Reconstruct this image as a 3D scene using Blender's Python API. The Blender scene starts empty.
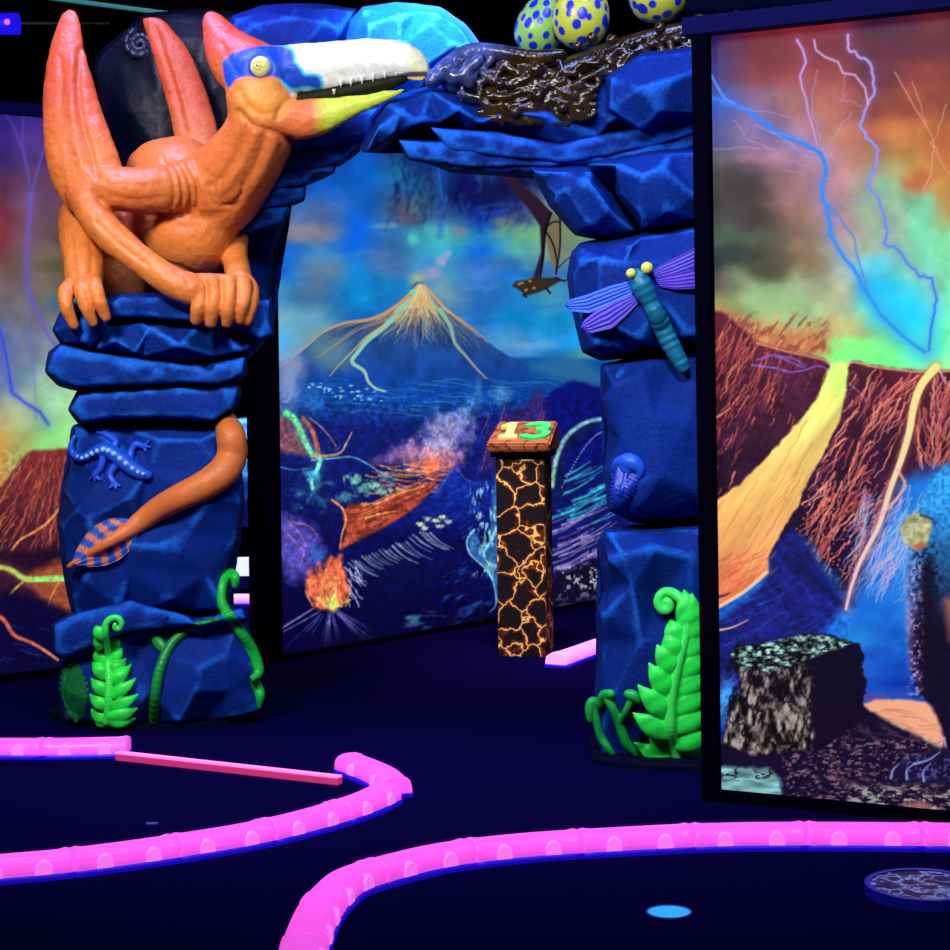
import bpy, bmesh, math, random
import numpy as np
from mathutils import Vector, Matrix, noise, geometry
from mathutils.bvhtree import BVHTree

SC = bpy.context.scene
COL = SC.collection
F = 1800.0; CX = 475.0; HY = 385.0; CAMH = 1.24; ROLL = math.radians(0.8)
CAM = Vector((0, 0, CAMH))
RIGHT = Vector((math.cos(ROLL), 0, -math.sin(ROLL)))
UP = Vector((math.sin(ROLL), 0, math.cos(ROLL)))
FWD = Vector((0, 1, 0))


def ray(px, py):
    return FWD + RIGHT * ((px - CX) / F) + UP * ((HY - py) / F)


def P(px, py, d):
    """the world point that a sight line meets at depth d metres"""
    return CAM + ray(px, py) * d


def G(px, py, z=0.0):
    v = ray(px, py)
    return CAM + v * ((z - CAMH) / v.z)


def project(W):
    """world points (n,3) -> photo coordinates x, y"""
    D = np.asarray(W, dtype=float) - np.array(CAM)
    d = D[..., 1]
    xr = D @ np.array(RIGHT); yr = D @ np.array(UP)
    return CX + F * xr / d, HY - F * yr / d


def lin(c):
    c = np.asarray(c, dtype=float)
    if c.max() > 1.0001:
        c = c / 255.0
    return np.where(c <= 0.04045, c / 12.92, ((np.clip(c, 0, None) + 0.055) / 1.055) ** 2.4)


def lin4(c):
    l = lin(c)
    return (float(l[0]), float(l[1]), float(l[2]), 1.0)


# ------------------------------------------------------------------ materials
def mat(name, color=(128, 128, 128), rough=0.5, spec=0.5, attr=False, bump=None, emit=None, estr=0.0, emit_attr=0.0, mottle=0.0, coat=0.0, sheen=0.0, mscale=45.0):
    m = bpy.data.materials.new(name); m.use_nodes = True
    nt = m.node_tree; b = nt.nodes['Principled BSDF']
    b.inputs['Roughness'].default_value = rough
    b.inputs['Specular IOR Level'].default_value = spec
    b.inputs['Coat Weight'].default_value = coat
    b.inputs['Base Color'].default_value = lin4(color)
    src = None
    if attr:
        a = nt.nodes.new('ShaderNodeAttribute'); a.attribute_name = 'Col'
        src = a.outputs['Color']
    tc = nt.nodes.new('ShaderNodeTexCoord')
    if mottle > 0:
        n = nt.nodes.new('ShaderNodeTexNoise'); n.inputs['Scale'].default_value = mscale; n.inputs['Detail'].default_value = 6
        n.inputs['Roughness'].default_value = 0.7
        nt.links.new(tc.outputs['Object'], n.inputs['Vector'])
        r = nt.nodes.new('ShaderNodeMapRange'); r.inputs[1].default_value = 0.3; r.inputs[2].default_value = 0.7
        r.inputs[3].default_value = 1 - mottle; r.inputs[4].default_value = 1 + mottle
        nt.links.new(n.outputs['Fac'], r.inputs['Value'])
        mx = nt.nodes.new('ShaderNodeVectorMath'); mx.operation = 'SCALE'
        if src is None:
            rgb = nt.nodes.new('ShaderNodeRGB'); rgb.outputs[0].default_value = lin4(color); src = rgb.outputs[0]
        nt.links.new(src, mx.inputs[0]); nt.links.new(r.outputs[0], mx.inputs['Scale'])
        src = mx.outputs[0]
    if src is not None:
        nt.links.new(src, b.inputs['Base Color'])
    if bump:
        sc, st = bump
        n2 = nt.nodes.new('ShaderNodeTexNoise'); n2.inputs['Scale'].default_value = sc; n2.inputs['Detail'].default_value = 5
        nt.links.new(tc.outputs['Object'], n2.inputs['Vector'])
        bp = nt.nodes.new('ShaderNodeBump'); bp.inputs['Strength'].default_value = st; bp.inputs['Distance'].default_value = 0.01
        nt.links.new(n2.outputs['Fac'], bp.inputs['Height']); nt.links.new(bp.outputs['Normal'], b.inputs['Normal'])
    if emit is not None:
        b.inputs['Emission Color'].default_value = lin4(emit); b.inputs['Emission Strength'].default_value = estr
    if emit_attr > 0:
        nt.links.new(src, b.inputs['Emission Color']); b.inputs['Emission Strength'].default_value = emit_attr
        # glow goes into emission; little base colour left to catch lamp light
        mx2 = nt.nodes.new('ShaderNodeVectorMath'); mx2.operation = 'SCALE'; mx2.inputs['Scale'].default_value = 0.12
        nt.links.new(src, mx2.inputs[0]); nt.links.new(mx2.outputs[0], b.inputs['Base Color'])
    return m


# ------------------------------------------------------------------ meshes and objects
BASE = {}


def mesh_np(name, V, Q, col=None, smooth=True):
    V = np.asarray(V, dtype=np.float32); Q = np.asarray(Q, dtype=np.int32)
    me = bpy.data.meshes.new(name)
    k = Q.shape[1]
    me.vertices.add(len(V)); me.vertices.foreach_set('co', V.ravel())
    me.loops.add(Q.size); me.loops.foreach_set('vertex_index', Q.ravel())
    me.polygons.add(len(Q)); me.polygons.foreach_set('loop_start', np.arange(0, Q.size, k, dtype=np.int32))
    me.update(calc_edges=True)
    if smooth:
        me.polygons.foreach_set('use_smooth', np.ones(len(Q), dtype=bool))
    if col is not None:
        c4 = np.ones((len(V), 4), dtype=np.float32); c4[:, :3] = col
        a = me.color_attributes.new('Col', 'FLOAT_COLOR', 'POINT'); a.data.foreach_set('color', c4.ravel())
    me.validate()
    return me


def mesh_bm(name, bm, smooth=False):
    bmesh.ops.recalc_face_normals(bm, faces=bm.faces)
    me = bpy.data.meshes.new(name); bm.to_mesh(me); bm.free()
    if smooth:
        me.polygons.foreach_set('use_smooth', np.ones(len(me.polygons), dtype=bool))
    return me


def describe(o, label, cat, group=None):
    o['label'] = label; o['category'] = cat; o['kind'] = 'thing'
    if group: o['group'] = group
    return o


def thing(name, label, cat, base, group=None):
    o = bpy.data.objects.new(name, None); COL.objects.link(o)
    o.empty_display_size = 0.1
    o.location = base
    BASE[o.name] = Vector(base)
    return describe(o, label, cat, group)


def shift(me, b):
    me.transform(Matrix.Translation(-Vector(b)))


def part(name, me, m, root, label=None):
    """one mesh (world coordinates) as a child of a thing or of a part"""
    b = BASE[root.name]
    shift(me, b)
    o = bpy.data.objects.new(name, me); COL.objects.link(o)
    if not me.materials: me.materials.append(m)
    o.parent = root
    BASE[o.name] = b
    if label: o['label'] = label
    return o


def single(name, me, m, label, cat, base, group=None):
    shift(me, base)
    o = bpy.data.objects.new(name, me); COL.objects.link(o)
    if not me.materials: me.materials.append(m)
    o.location = base
    BASE[o.name] = Vector(base)
    return describe(o, label, cat, group)


def structure(name, me, m):
    o = bpy.data.objects.new(name, me); COL.objects.link(o)
    me.materials.append(m); o['kind'] = 'structure'
    return o


def bm_box(bm, lo, hi):
    vs = [bm.verts.new((x, y, z)) for x in (lo[0], hi[0]) for y in (lo[1], hi[1]) for z in (lo[2], hi[2])]
    for f in ((0, 1, 3, 2), (4, 6, 7, 5), (0, 4, 5, 1), (2, 3, 7, 6), (0, 2, 6, 4), (1, 5, 7, 3)):
        bm.faces.new([vs[i] for i in f])


def box_mesh(name, lo, hi, bevel=0.0):
    bm = bmesh.new(); bm_box(bm, lo, hi)
    if bevel: bmesh.ops.bevel(bm, geom=bm.edges[:], offset=bevel, segments=2, affect='EDGES', profile=0.5)
    return mesh_bm(name, bm)


def bar_mesh(name, a, b, w, h, bevel=0.0, up=Vector((0, 0, 1))):
    """box beam from a to b, w wide across, h tall along up"""
    a = Vector(a); b = Vector(b); t = (b - a); L = t.length; t.normalize()
    s = t.cross(up).normalized(); u = s.cross(t)
    bm = bmesh.new(); bm_box(bm, (0, -w / 2, -h / 2), (L, w / 2, h / 2))
    if bevel: bmesh.ops.bevel(bm, geom=bm.edges[:], offset=bevel, segments=2, affect='EDGES', profile=0.5)
    M = Matrix((t, -s, u)).transposed().to_4x4(); M.translation = a
    bmesh.ops.transform(bm, matrix=M, verts=bm.verts)
    return mesh_bm(name, bm)


# ------------------------------------------------------------------ signed-distance sculpting
def catmull(pts, n=6):
    pts = [np.array(p, dtype=float) for p in pts]
    if len(pts) < 3:
        return [pts[0] * (1 - t) + pts[-1] * t for t in np.linspace(0, 1, n + 1)]
    out = []
    ext = [2 * pts[0] - pts[1]] + pts + [2 * pts[-1] - pts[-2]]
    for i in range(1, len(ext) - 2):
        p0, p1, p2, p3 = ext[i - 1:i + 3]
        for t in np.linspace(0, 1, n, endpoint=False):
            out.append(0.5 * (2 * p1 + (p2 - p0) * t + (2 * p0 - 5 * p1 + 4 * p2 - p3) * t * t + (3 * p1 - p0 - 3 * p2 + p3) * t ** 3))
    out.append(pts[-1])
    return out


class Field:
    def __init__(self, lo, hi, h):
        self.lo = np.array(lo, dtype=float); self.h = h
        self.n = np.ceil((np.array(hi) - self.lo) / h).astype(int) + 1
        self.D = np.full(tuple(self.n), 1.0, dtype=np.float32)

    def _sub(self, mn, mx):
        a = np.clip(np.floor((mn - self.lo) / self.h).astype(int), 0, self.n)
        b = np.clip(np.ceil((mx - self.lo) / self.h).astype(int) + 1, 0, self.n)
        if np.any(b <= a): return None
        sl = tuple(slice(int(i), int(j)) for i, j in zip(a, b))
        ax = [self.lo[k] + self.h * np.arange(a[k], b[k], dtype=np.float32) for k in range(3)]
        return sl, ax[0][:, None, None].astype(np.float32), ax[1][None, :, None].astype(np.float32), ax[2][None, None, :].astype(np.float32)

    def _blend(self, sl, d, k, cut=False):
        D = self.D[sl]
        if cut:
            d = -d
            if k > 0:
                hh = np.clip(0.5 - 0.5 * (D - d) / k, 0, 1)
                self.D[sl] = D * (1 - hh) + d * hh + k * hh * (1 - hh)
            else:
                self.D[sl] = np.maximum(D, d)
            return
        if k > 0:
            hh = np.clip(0.5 + 0.5 * (D - d) / k, 0, 1)
            self.D[sl] = D * (1 - hh) + d * hh - k * hh * (1 - hh)
        else:
            self.D[sl] = np.minimum(D, d)

    def cap(self, a, b, ra, rb, k=0.02, cut=False, flat=None):
        """tapered capsule; flat = (axis, factor): thinner along that axis by the factor"""
        a = np.array(a, dtype=float); b = np.array(b, dtype=float)
        R = max(ra, rb) + 2 * k + 3 * self.h
        s = self._sub(np.minimum(a, b) - R, np.maximum(a, b) + R)
        if s is None: return
        sl, X, Y, Z = s
        ab = b - a
        px, py, pz = X - a[0], Y - a[1], Z - a[2]
        if flat is not None:
            ax, f = flat; ax = np.array(ax, dtype=float); ax /= np.linalg.norm(ax)
            g = (1.0 / f - 1.0)
            dn = (px * ax[0] + py * ax[1] + pz * ax[2]) * g
            px, py, pz = px + ax[0] * dn, py + ax[1] * dn, pz + ax[2] * dn
            ab = ab + ax * (ab @ ax) * g
        L2 = max(float(ab @ ab), 1e-9)
        t = np.clip((px * ab[0] + py * ab[1] + pz * ab[2]) / L2, 0, 1)
        d = np.sqrt((px - t * ab[0]) ** 2 + (py - t * ab[1]) ** 2 + (pz - t * ab[2]) ** 2) - (ra + (rb - ra) * t)
        if flat is not None: d = d * (0.5 + 0.5 * flat[1])
        self._blend(sl, d.astype(np.float32), k, cut)

    def ell(self, c, r, k=0.02, cut=False, R=None):
        """ellipsoid, radii r, optional rotation matrix R"""
        c = np.array(c, dtype=float); r = np.array(r, dtype=float)
        m = r.max() + 2 * k + 3 * self.h
        s = self._sub(c - m, c + m)
        if s is None: return
        sl, X, Y, Z = s
        px, py, pz = X - c[0], Y - c[1], Z - c[2]
        if R is not None:
            R = np.array(R)
            px, py, pz = (R[0][0] * px + R[1][0] * py + R[2][0] * pz, R[0][1] * px + R[1][1] * py + R[2][1] * pz, R[0][2] * px + R[1][2] * py + R[2][2] * pz)
        k0 = np.sqrt((px / r[0]) ** 2 + (py / r[1]) ** 2 + (pz / r[2]) ** 2)
        k1 = np.sqrt((px / r[0] ** 2) ** 2 + (py / r[1] ** 2) ** 2 + (pz / r[2] ** 2) ** 2) + 1e-9
        d = k0 * (k0 - 1.0) / k1
        self._blend(sl, d.astype(np.float32), k, cut)

    def chain(self, pts, k=0.02, cut=False, flat=None, n=5, smooth=True):
        """pts: (x,y,z,r) joined by tapered capsules along a smooth curve"""
        q = catmull(pts, n) if smooth else [np.array(p, dtype=float) for p in pts]
        for a, b in zip(q[:-1], q[1:]):
            self.cap(a[:3], b[:3], max(a[3], 0.0008), max(b[3], 0.0008), k, cut, flat)

    def mesh(self, smooth=2):
        return surface_nets(self.D, self.lo, self.h, smooth)


def surface_nets(D, lo, h, smooth=2):
    D = D.copy()
    for ax in range(3):
        for e in (0, -1):
            s = [slice(None)] * 3; s[ax] = e; D[tuple(s)] = np.maximum(D[tuple(s)], 0.5 * h)
    S = D < 0
    c = np.zeros(tuple(np.array(D.shape) - 1), dtype=np.int8)
    for i in (0, 1):
        for j in (0, 1):
            for k in (0, 1):
                c += S[i:S.shape[0] - 1 + i, j:S.shape[1] - 1 + j, k:S.shape[2] - 1 + k]
    act = (c > 0) & (c < 8)
    ii = np.argwhere(act)
    idx = np.full(act.shape, -1, dtype=np.int32); idx[act] = np.arange(len(ii), dtype=np.int32)
    acc = np.zeros((len(ii), 3)); cnt = np.zeros(len(ii))
    cor = [(i, j, k) for i in (0, 1) for j in (0, 1) for k in (0, 1)]
    for a in cor:
        for ax in range(3):
            if a[ax] == 0:
                b = list(a); b[ax] = 1
                va = D[ii[:, 0] + a[0], ii[:, 1] + a[1], ii[:, 2] + a[2]]
                vb = D[ii[:, 0] + b[0], ii[:, 1] + b[1], ii[:, 2] + b[2]]
                m = (va < 0) != (vb < 0)
                t = va[m] / (va[m] - vb[m])
                p = np.tile(np.array(a, dtype=float), (int(m.sum()), 1)); p[:, ax] += t
                acc[m] += p; cnt[m] += 1
    V = (ii + acc / cnt[:, None]) * h + lo
    Q = []
    for ax in range(3):
        u, v = [(1, 2), (2, 0), (0, 1)][ax]
        s0 = [slice(None)] * 3; s1 = [slice(None)] * 3
        s0[ax] = slice(0, -1); s1[ax] = slice(1, None)
        ch = S[tuple(s0)] != S[tuple(s1)]
        p = np.argwhere(ch)
        p = p[(p[:, u] > 0) & (p[:, v] > 0) & (p[:, u] < S.shape[u] - 1) & (p[:, v] < S.shape[v] - 1)]
        eu = np.zeros(3, dtype=int); eu[u] = 1; ev = np.zeros(3, dtype=int); ev[v] = 1
        g = lambda q: idx[q[:, 0], q[:, 1], q[:, 2]]
        quad = np.stack([g(p - eu - ev), g(p - ev), g(p), g(p - eu)], 1)
        fl = ~S[p[:, 0], p[:, 1], p[:, 2]]
        quad[fl] = quad[fl][:, ::-1]
        Q.append(quad)
    Q = np.concatenate(Q)
    Q = Q[(Q >= 0).all(1)]
    for _ in range(smooth):
        V = laplace(V, Q, 0.5)
    return V, Q


def laplace(V, Q, w):
    n = len(V); k = Q.shape[1]
    s = np.zeros((n, 3)); c = np.zeros(n)
    for i in range(k):
        a = Q[:, i]; b = Q[:, (i + 1) % k]
        for x in range(3):
            s[:, x] += np.bincount(a, V[b, x], n) + np.bincount(b, V[a, x], n)
        c += np.bincount(a, minlength=n) + np.bincount(b, minlength=n)
    m = c > 0
    out = V.copy(); out[m] = V[m] * (1 - w) + w * s[m] / c[m][:, None]
    return out


def normals(V, Q):
    a = V[Q[:, 0]]; b = V[Q[:, 1]]; c = V[Q[:, 2]]
    if Q.shape[1] == 4:
        fn = np.cross(c - a, V[Q[:, 3]] - b)
    else:
        fn = np.cross(b - a, c - a)
    N = np.zeros_like(V)
    for i in range(Q.shape[1]):
        for x in range(3): N[:, x] += np.bincount(Q[:, i], fn[:, x], len(V))
    return N / (np.linalg.norm(N, axis=1)[:, None] + 1e-12)


# ------------------------------------------------------------------ numpy noise
def vnoise(X, Y, seed=0):
    xi = np.floor(X).astype(np.int64); yi = np.floor(Y).astype(np.int64)
    fx = X - xi; fy = Y - yi
    fx = fx * fx * (3 - 2 * fx); fy = fy * fy * (3 - 2 * fy)

    def hsh(a, b):
        n = (a * 374761393 + b * 668265263 + seed * 974634777) & 0xFFFFFFFF
        n = ((n ^ (n >> 13)) * 1274126177) & 0xFFFFFFFF
        n = n ^ (n >> 16)
        return (n & 0xFFFF) / 65535.0
    return (hsh(xi, yi) * (1 - fx) + hsh(xi + 1, yi) * fx) * (1 - fy) + (hsh(xi, yi + 1) * (1 - fx) + hsh(xi + 1, yi + 1) * fx) * fy


def fbm(X, Y, seed=0, octv=5, gain=0.5):
    s = np.zeros_like(X, dtype=float); a = 1.0; t = 0.0
    for o in range(octv):
        s += a * vnoise(X * 2 ** o + 17.3 * o, Y * 2 ** o + 9.1 * o, seed + o); t += a; a *= gain
    return s / t


def noise3(V, scale, seed=0.0):
    return np.array([noise.fractal((float(v[0]) * scale + seed, float(v[1]) * scale, float(v[2]) * scale), 0.7, 2.1, 4) for v in V])
# ================================================================== the room
M_carpet = mat('dark carpet', (12, 5, 60), rough=1.0, spec=0.0, bump=(220, 0.6), mottle=0.35, mscale=120)
M_black = mat('black painted wall', (4, 3, 10), rough=1.0, spec=0.0)
M_ceil = mat('black ceiling', (4, 4, 10), rough=1.0, spec=0.0)
M_frame = mat('black satin frame', (4, 3, 18), rough=0.8, spec=0.0)
M_rail = mat('dark blue rail', (6, 6, 66), rough=0.6, spec=0.03)

XL, XR, YN, YF, ZC = -4.2, 4.2, -1.0, 13.0, 3.7
structure('floor', box_mesh('floor', (XL, YN, -0.1), (XR, YF, 0.0)), M_carpet)
structure('ceiling', box_mesh('ceiling', (XL, YN, ZC), (XR, YF, ZC + 0.1)), M_ceil)
structure('wall_back', box_mesh('wall_back', (XL, YF, 0), (XR, YF + 0.1, ZC)), M_black)
structure('wall_left', box_mesh('wall_left', (XL - 0.1, YN, 0), (XL, YF, ZC)), M_black)
structure('wall_right', box_mesh('wall_right', (XR, YN, 0), (XR + 0.1, YF, ZC)), M_black)
structure('wall_near', box_mesh('wall_near', (XL, YN - 0.1, 0), (XR, YN, ZC)), M_black)
# ================================================================== the printed volcano murals
class Canvas:
    """a flat print: a grid on the plane through floor points A-B, from z0 to z1; painted in sRGB"""
    def __init__(self, A, B, z0, z1, res):
        A = np.array(A); B = np.array(B)
        w = np.linalg.norm(B - A)
        self.nu = int(w / res) + 1; self.nv = int((z1 - z0) / res) + 1
        u = np.linspace(0, 1, self.nu)[None, :]; v = np.linspace(0, 1, self.nv)[:, None]
        W = np.zeros((self.nv, self.nu, 3))
        W[..., 0] = A[0] + (B[0] - A[0]) * u + 0 * v
        W[..., 1] = A[1] + (B[1] - A[1]) * u + 0 * v
        W[..., 2] = z0 + (z1 - z0) * v + 0 * u
        self.W = W
        self.X, self.Y = project(W)
        self.C = np.zeros(W.shape)

    def base(self, xs, ys, rows, warp=10, seed=1, wscale=0.02):
        X = self.X + warp * (fbm(self.X * wscale, self.Y * wscale, seed) - 0.5) * 2
        Y = self.Y + warp * (fbm(self.X * wscale, self.Y * wscale, seed + 50) - 0.5) * 2
        xs = np.array(xs, dtype=float); ys = np.array(ys, dtype=float); T = np.array(rows, dtype=float)
        i = np.clip(np.searchsorted(xs, X) - 1, 0, len(xs) - 2); j = np.clip(np.searchsorted(ys, Y) - 1, 0, len(ys) - 2)
        fx = np.clip((X - xs[i]) / (xs[i + 1] - xs[i]), 0, 1)[..., None]; fy = np.clip((Y - ys[j]) / (ys[j + 1] - ys[j]), 0, 1)[..., None]
        fx = fx * fx * (3 - 2 * fx); fy = fy * fy * (3 - 2 * fy)
        self.C = (T[j, i] * (1 - fx) + T[j, i + 1] * fx) * (1 - fy) + (T[j + 1, i] * (1 - fx) + T[j + 1, i + 1] * fx) * fy

    def win(self, x0, y0, x1, y1):
        m = (self.X >= x0) & (self.X <= x1) & (self.Y >= y0) & (self.Y <= y1)
        return np.nonzero(m)

    def mix(self, ix, col, a):
        a = np.clip(a, 0, 1)[..., None]
        self.C[ix] = self.C[ix] * (1 - a) + np.asarray(col, dtype=float) * a

    def add(self, ix, col, a):
        self.C[ix] = self.C[ix] + np.asarray(col, dtype=float) * a[..., None]

    def poly(self, pts, col, soft=1.5, alpha=1.0, rough=0.0, seed=3, rs=0.15, shade=None):
        """fill a polygon; soft edge in px; rough wobbles the edge; shade(X,Y) -> colour per point"""
        p = np.array(pts, dtype=float)
        ix = self.win(p[:, 0].min() - soft - rough, p[:, 1].min() - soft - rough, p[:, 0].max() + soft + rough, p[:, 1].max() + soft + rough)
        X, Y = self.X[ix], self.Y[ix]
        if len(X) == 0: return
        d = np.full(X.shape, 1e9); ins = np.zeros(X.shape, dtype=bool)
        for k in range(len(p)):
            a = p[k]; b = p[(k + 1) % len(p)]
            e = b - a
            t = np.clip(((X - a[0]) * e[0] + (Y - a[1]) * e[1]) / (e @ e + 1e-9), 0, 1)
            d = np.minimum(d, np.hypot(X - a[0] - t * e[0], Y - a[1] - t * e[1]))
            cr = ((a[1] > Y) != (b[1] > Y))
            with np.errstate(divide='ignore', invalid='ignore'):
                xx = a[0] + (Y - a[1]) * e[0] / (e[1] if e[1] != 0 else 1e-9)
            ins ^= cr & (X < xx)
        sd = np.where(ins, -d, d)
        if rough: sd = sd + rough * (fbm(X * rs, Y * rs, seed) - 0.5) * 2
        a = np.clip(0.5 - sd / (2 * max(soft, 0.3)), 0, 1) * alpha
        c = shade(X, Y) if shade else col
        self.mix(ix, c, a)

    def line(self, pts, w0, w1, col, alpha=1.0, col2=None, soft=0.7, smooth=True, n=4, glow=None):
        q = np.array(catmull(pts, n)) if (smooth and len(pts) > 2) else np.array(pts, dtype=float)
        g = (glow[0] if glow else 0)
        m = max(w0, w1) + 2 + g * 2
        ix = self.win(q[:, 0].min() - m, q[:, 1].min() - m, q[:, 0].max() + m, q[:, 1].max() + m)
        X, Y = self.X[ix], self.Y[ix]
        if len(X) == 0: return
        best = np.full(X.shape, 1e9); tt = np.zeros(X.shape); N = len(q) - 1; dist = np.full(X.shape, 1e9)
        for k in range(N):
            a, b = q[k], q[k + 1]; e = b - a
            t = np.clip(((X - a[0]) * e[0] + (Y - a[1]) * e[1]) / (e @ e + 1e-9), 0, 1)
            d = np.hypot(X - a[0] - t * e[0], Y - a[1] - t * e[1])
            s = (k + t) / N
            dd = d - (w0 + (w1 - w0) * s) / 2
            mk = dd < best
            best = np.where(mk, dd, best); tt = np.where(mk, s, tt)
        if glow:
            self.mix(ix, glow[1], np.exp(-np.clip(best, 0, None) / g) * glow[2])
        c = np.asarray(col, dtype=float)
        if col2 is not None:
            c = c * (1 - tt[..., None]) + np.asarray(col2, dtype=float) * tt[..., None]
        self.mix(ix, c, np.clip(0.5 - best / (2 * soft), 0, 1) * alpha)

    def blob(self, x, y, rx, ry, col, alpha=1.0, cloud=0.0, seed=5, s=0.06, ang=0.0, pw=1.0):
        R = max(rx, ry) * 1.6
        ix = self.win(x - R, y - R, x + R, y + R)
        X, Y = self.X[ix] - x, self.Y[ix] - y
        if len(X) == 0: return
        ca, sa = math.cos(ang), math.sin(ang)
        u = (X * ca + Y * sa) / rx; v = (-X * sa + Y * ca) / ry
        r = np.sqrt(u * u + v * v)
        if cloud: r = r + cloud * (fbm((X + x) * s, (Y + y) * s, seed) - 0.5) * 2
        a = np.clip(1.15 - r, 0, 1) ** pw
        a = a * a * (3 - 2 * a)
        self.mix(ix, col, a * alpha)

    def texture(self, box, col, thr, scale, seed, alpha=1.0, ridge=False, sx=1.0, sy=1.0, ang=0.0, sharp=8.0, octv=4):
        """speckle: where noise passes a threshold the colour is laid on"""
        ix = self.win(*box)
        X, Y = self.X[ix], self.Y[ix]
        if len(X) == 0: return
        ca, sa = math.cos(ang), math.sin(ang)
        u = (X * ca + Y * sa) * scale * sx; v = (-X * sa + Y * ca) * scale * sy
        n = fbm(u, v, seed, octv)
        if ridge: n = 1 - np.abs(n - 0.5) * 2.0
        x0, y0, x1, y1 = box
        edge = np.clip(np.minimum(np.minimum(X - x0, x1 - X), np.minimum(Y - y0, y1 - Y)) / 8.0, 0, 1)
        self.mix(ix, col, np.clip((n - thr) * sharp, 0, 1) * alpha * edge)

    def grain(self, amp, scale, seed):
        n = fbm(self.X * scale, self.Y * scale, seed, 4) - 0.5
        self.C = self.C * (1 + amp * 2 * n[..., None])

    def grain_in(self, amp, scale, seed, where):
        m = where(self.X, self.Y) * 1.0
        n = fbm(self.X * scale, self.Y * scale, seed, 4) - 0.5
        self.C = self.C * (1 + (amp * 2 * n * m)[..., None])

    def mesh(self, name):
        C = lin(np.clip(self.C, 0, 255) / 255.0).reshape(-1, 3)
        i = np.arange(self.nv * self.nu).reshape(self.nv, self.nu)
        Q = np.stack([i[:-1, :-1], i[:-1, 1:], i[1:, 1:], i[1:, :-1]], -1).reshape(-1, 4)
        return mesh_np(name, self.W.reshape(-1, 3), Q, C, smooth=False)


def xy(px, d):
    return ((px - CX) / F * d, d)


def jag(a, b, n, amp, rng):
    """a broken lightning line from a to b"""
    a = np.array(a, dtype=float); b = np.array(b, dtype=float); e = b - a
    nrm = np.array([-e[1], e[0]]) / (np.hypot(*e) + 1e-9)
    return [tuple(a + e * t + nrm * (rng.uniform(-amp, amp) if 0 < i < n else 0)) for i, t in enumerate(np.linspace(0, 1, n + 1))]


def jagged(pts, rng, n, amp):
    out = []
    for a, b in zip(pts[:-1], pts[1:]):
        out += jag(a, b, n, amp, rng)[:-1]
    return out + [pts[-1]]


def rivulets(cv, rng, n, start, step, length, w, cols, alpha=(0.5, 1.0), wob=0.5, inside=None):
    """thin lava trickles: start() gives a point, step(x,y) the direction of flow"""
    for _ in range(n):
        x, y = start(); pts = [(x, y)]
        L = rng.uniform(0.5, 1) * length; ph = rng.uniform(0, 6)
        k = 0
        while L > 0 and k < 40:
            dx, dy = step(x, y)
            s = rng.uniform(2.5, 5.5)
            ang = math.atan2(dy, dx) + rng.uniform(-wob, wob)
            x += s * math.cos(ang); y += s * math.sin(ang); L -= s; k += 1
            if inside and not inside(x, y): break
            pts.append((x, y))
        if len(pts) > 2:
            cv.line(pts, w * rng.uniform(0.6, 1.2), w * 0.4, cols[rng.randrange(len(cols))], rng.uniform(*alpha), soft=0.6, n=2)


def pip(x, y, poly):
    ins = False
    for k in range(len(poly)):
        a = poly[k]; b = poly[(k + 1) % len(poly)]
        if (a[1] > y) != (b[1] > y) and x < a[0] + (y - a[1]) * (b[0] - a[0]) / (b[1] - a[1]):
            ins = not ins
    return ins


M_print = mat('glowing printed film', attr=True, rough=0.5, spec=0.2, emit_attr=1.0)  # emission paints in the even blacklight glow of the prints

# ---------------------------------------------------------------- right-hand mural
RA = xy(716, 5.343); RB = xy(1012, 4.953)
cv = Canvas(RA, RB, 0.03, 2.265, 0.0030)
rng = random.Random(7)
cv.base([712, 760, 800, 840, 880, 920, 965], [45, 70, 100, 130, 160, 190, 215, 240, 265, 290, 310, 330, 350], [
    [(35, 25, 110), (115, 30, 42), (135, 36, 48), (122, 36, 52), (70, 18, 50), (98, 26, 42), (95, 26, 42)],
    [(40, 55, 150), (130, 52, 62), (155, 60, 62), (148, 58, 60), (95, 30, 50), (130, 50, 42), (120, 40, 40)],
    [(45, 75, 170), (118, 85, 110), (165, 102, 100), (165, 95, 85), (132, 58, 50), (150, 72, 45), (130, 58, 45)],
    [(70, 85, 150), (128, 100, 140), (175, 122, 130), (190, 122, 100), (160, 76, 50), (190, 108, 50), (165, 88, 50)],
    [(80, 76, 100), (150, 108, 130), (172, 122, 150), (192, 128, 122), (172, 120, 72), (192, 130, 62), (190, 108, 50)],
    [(64, 62, 62), (66, 52, 50), (160, 112, 120), (190, 128, 130), (128, 176, 140), (190, 138, 80), (180, 126, 60)],
    [(56, 60, 60), (64, 54, 54), (168, 118, 105), (172, 130, 140), (150, 188, 150), (118, 200, 160), (172, 148, 90)],
    [(64, 96, 82), (70, 70, 60), (138, 112, 90), (172, 158, 140), (148, 188, 160), (118, 212, 170), (128, 212, 150)],
    [(46, 64, 66), (76, 72, 58), (130, 108, 80), (160, 178, 160), (90, 200, 220), (118, 210, 180), (120, 222, 160)],
    [(100, 86, 80), (128, 156, 112), (150, 168, 130), (172, 180, 140), (50, 190, 240), (100, 212, 200), (120, 232, 160)],
    [(140, 146, 90), (150, 180, 120), (150, 185, 130), (170, 186, 140), (110, 214, 190), (60, 212, 240), (120, 242, 160)],
    [(190, 108, 70), (152, 190, 120), (170, 160, 90), (190, 182, 120), (150, 242, 150), (60, 232, 230), (140, 250, 150)],
    [(190, 98, 80), (185, 108, 70), (200, 118, 70), (130, 242, 130), (120, 250, 140), (120, 242, 170), (150, 250, 150)]], warp=16, seed=3, wscale=0.03)
cv.grain(0.20, 0.045, 11)
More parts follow.
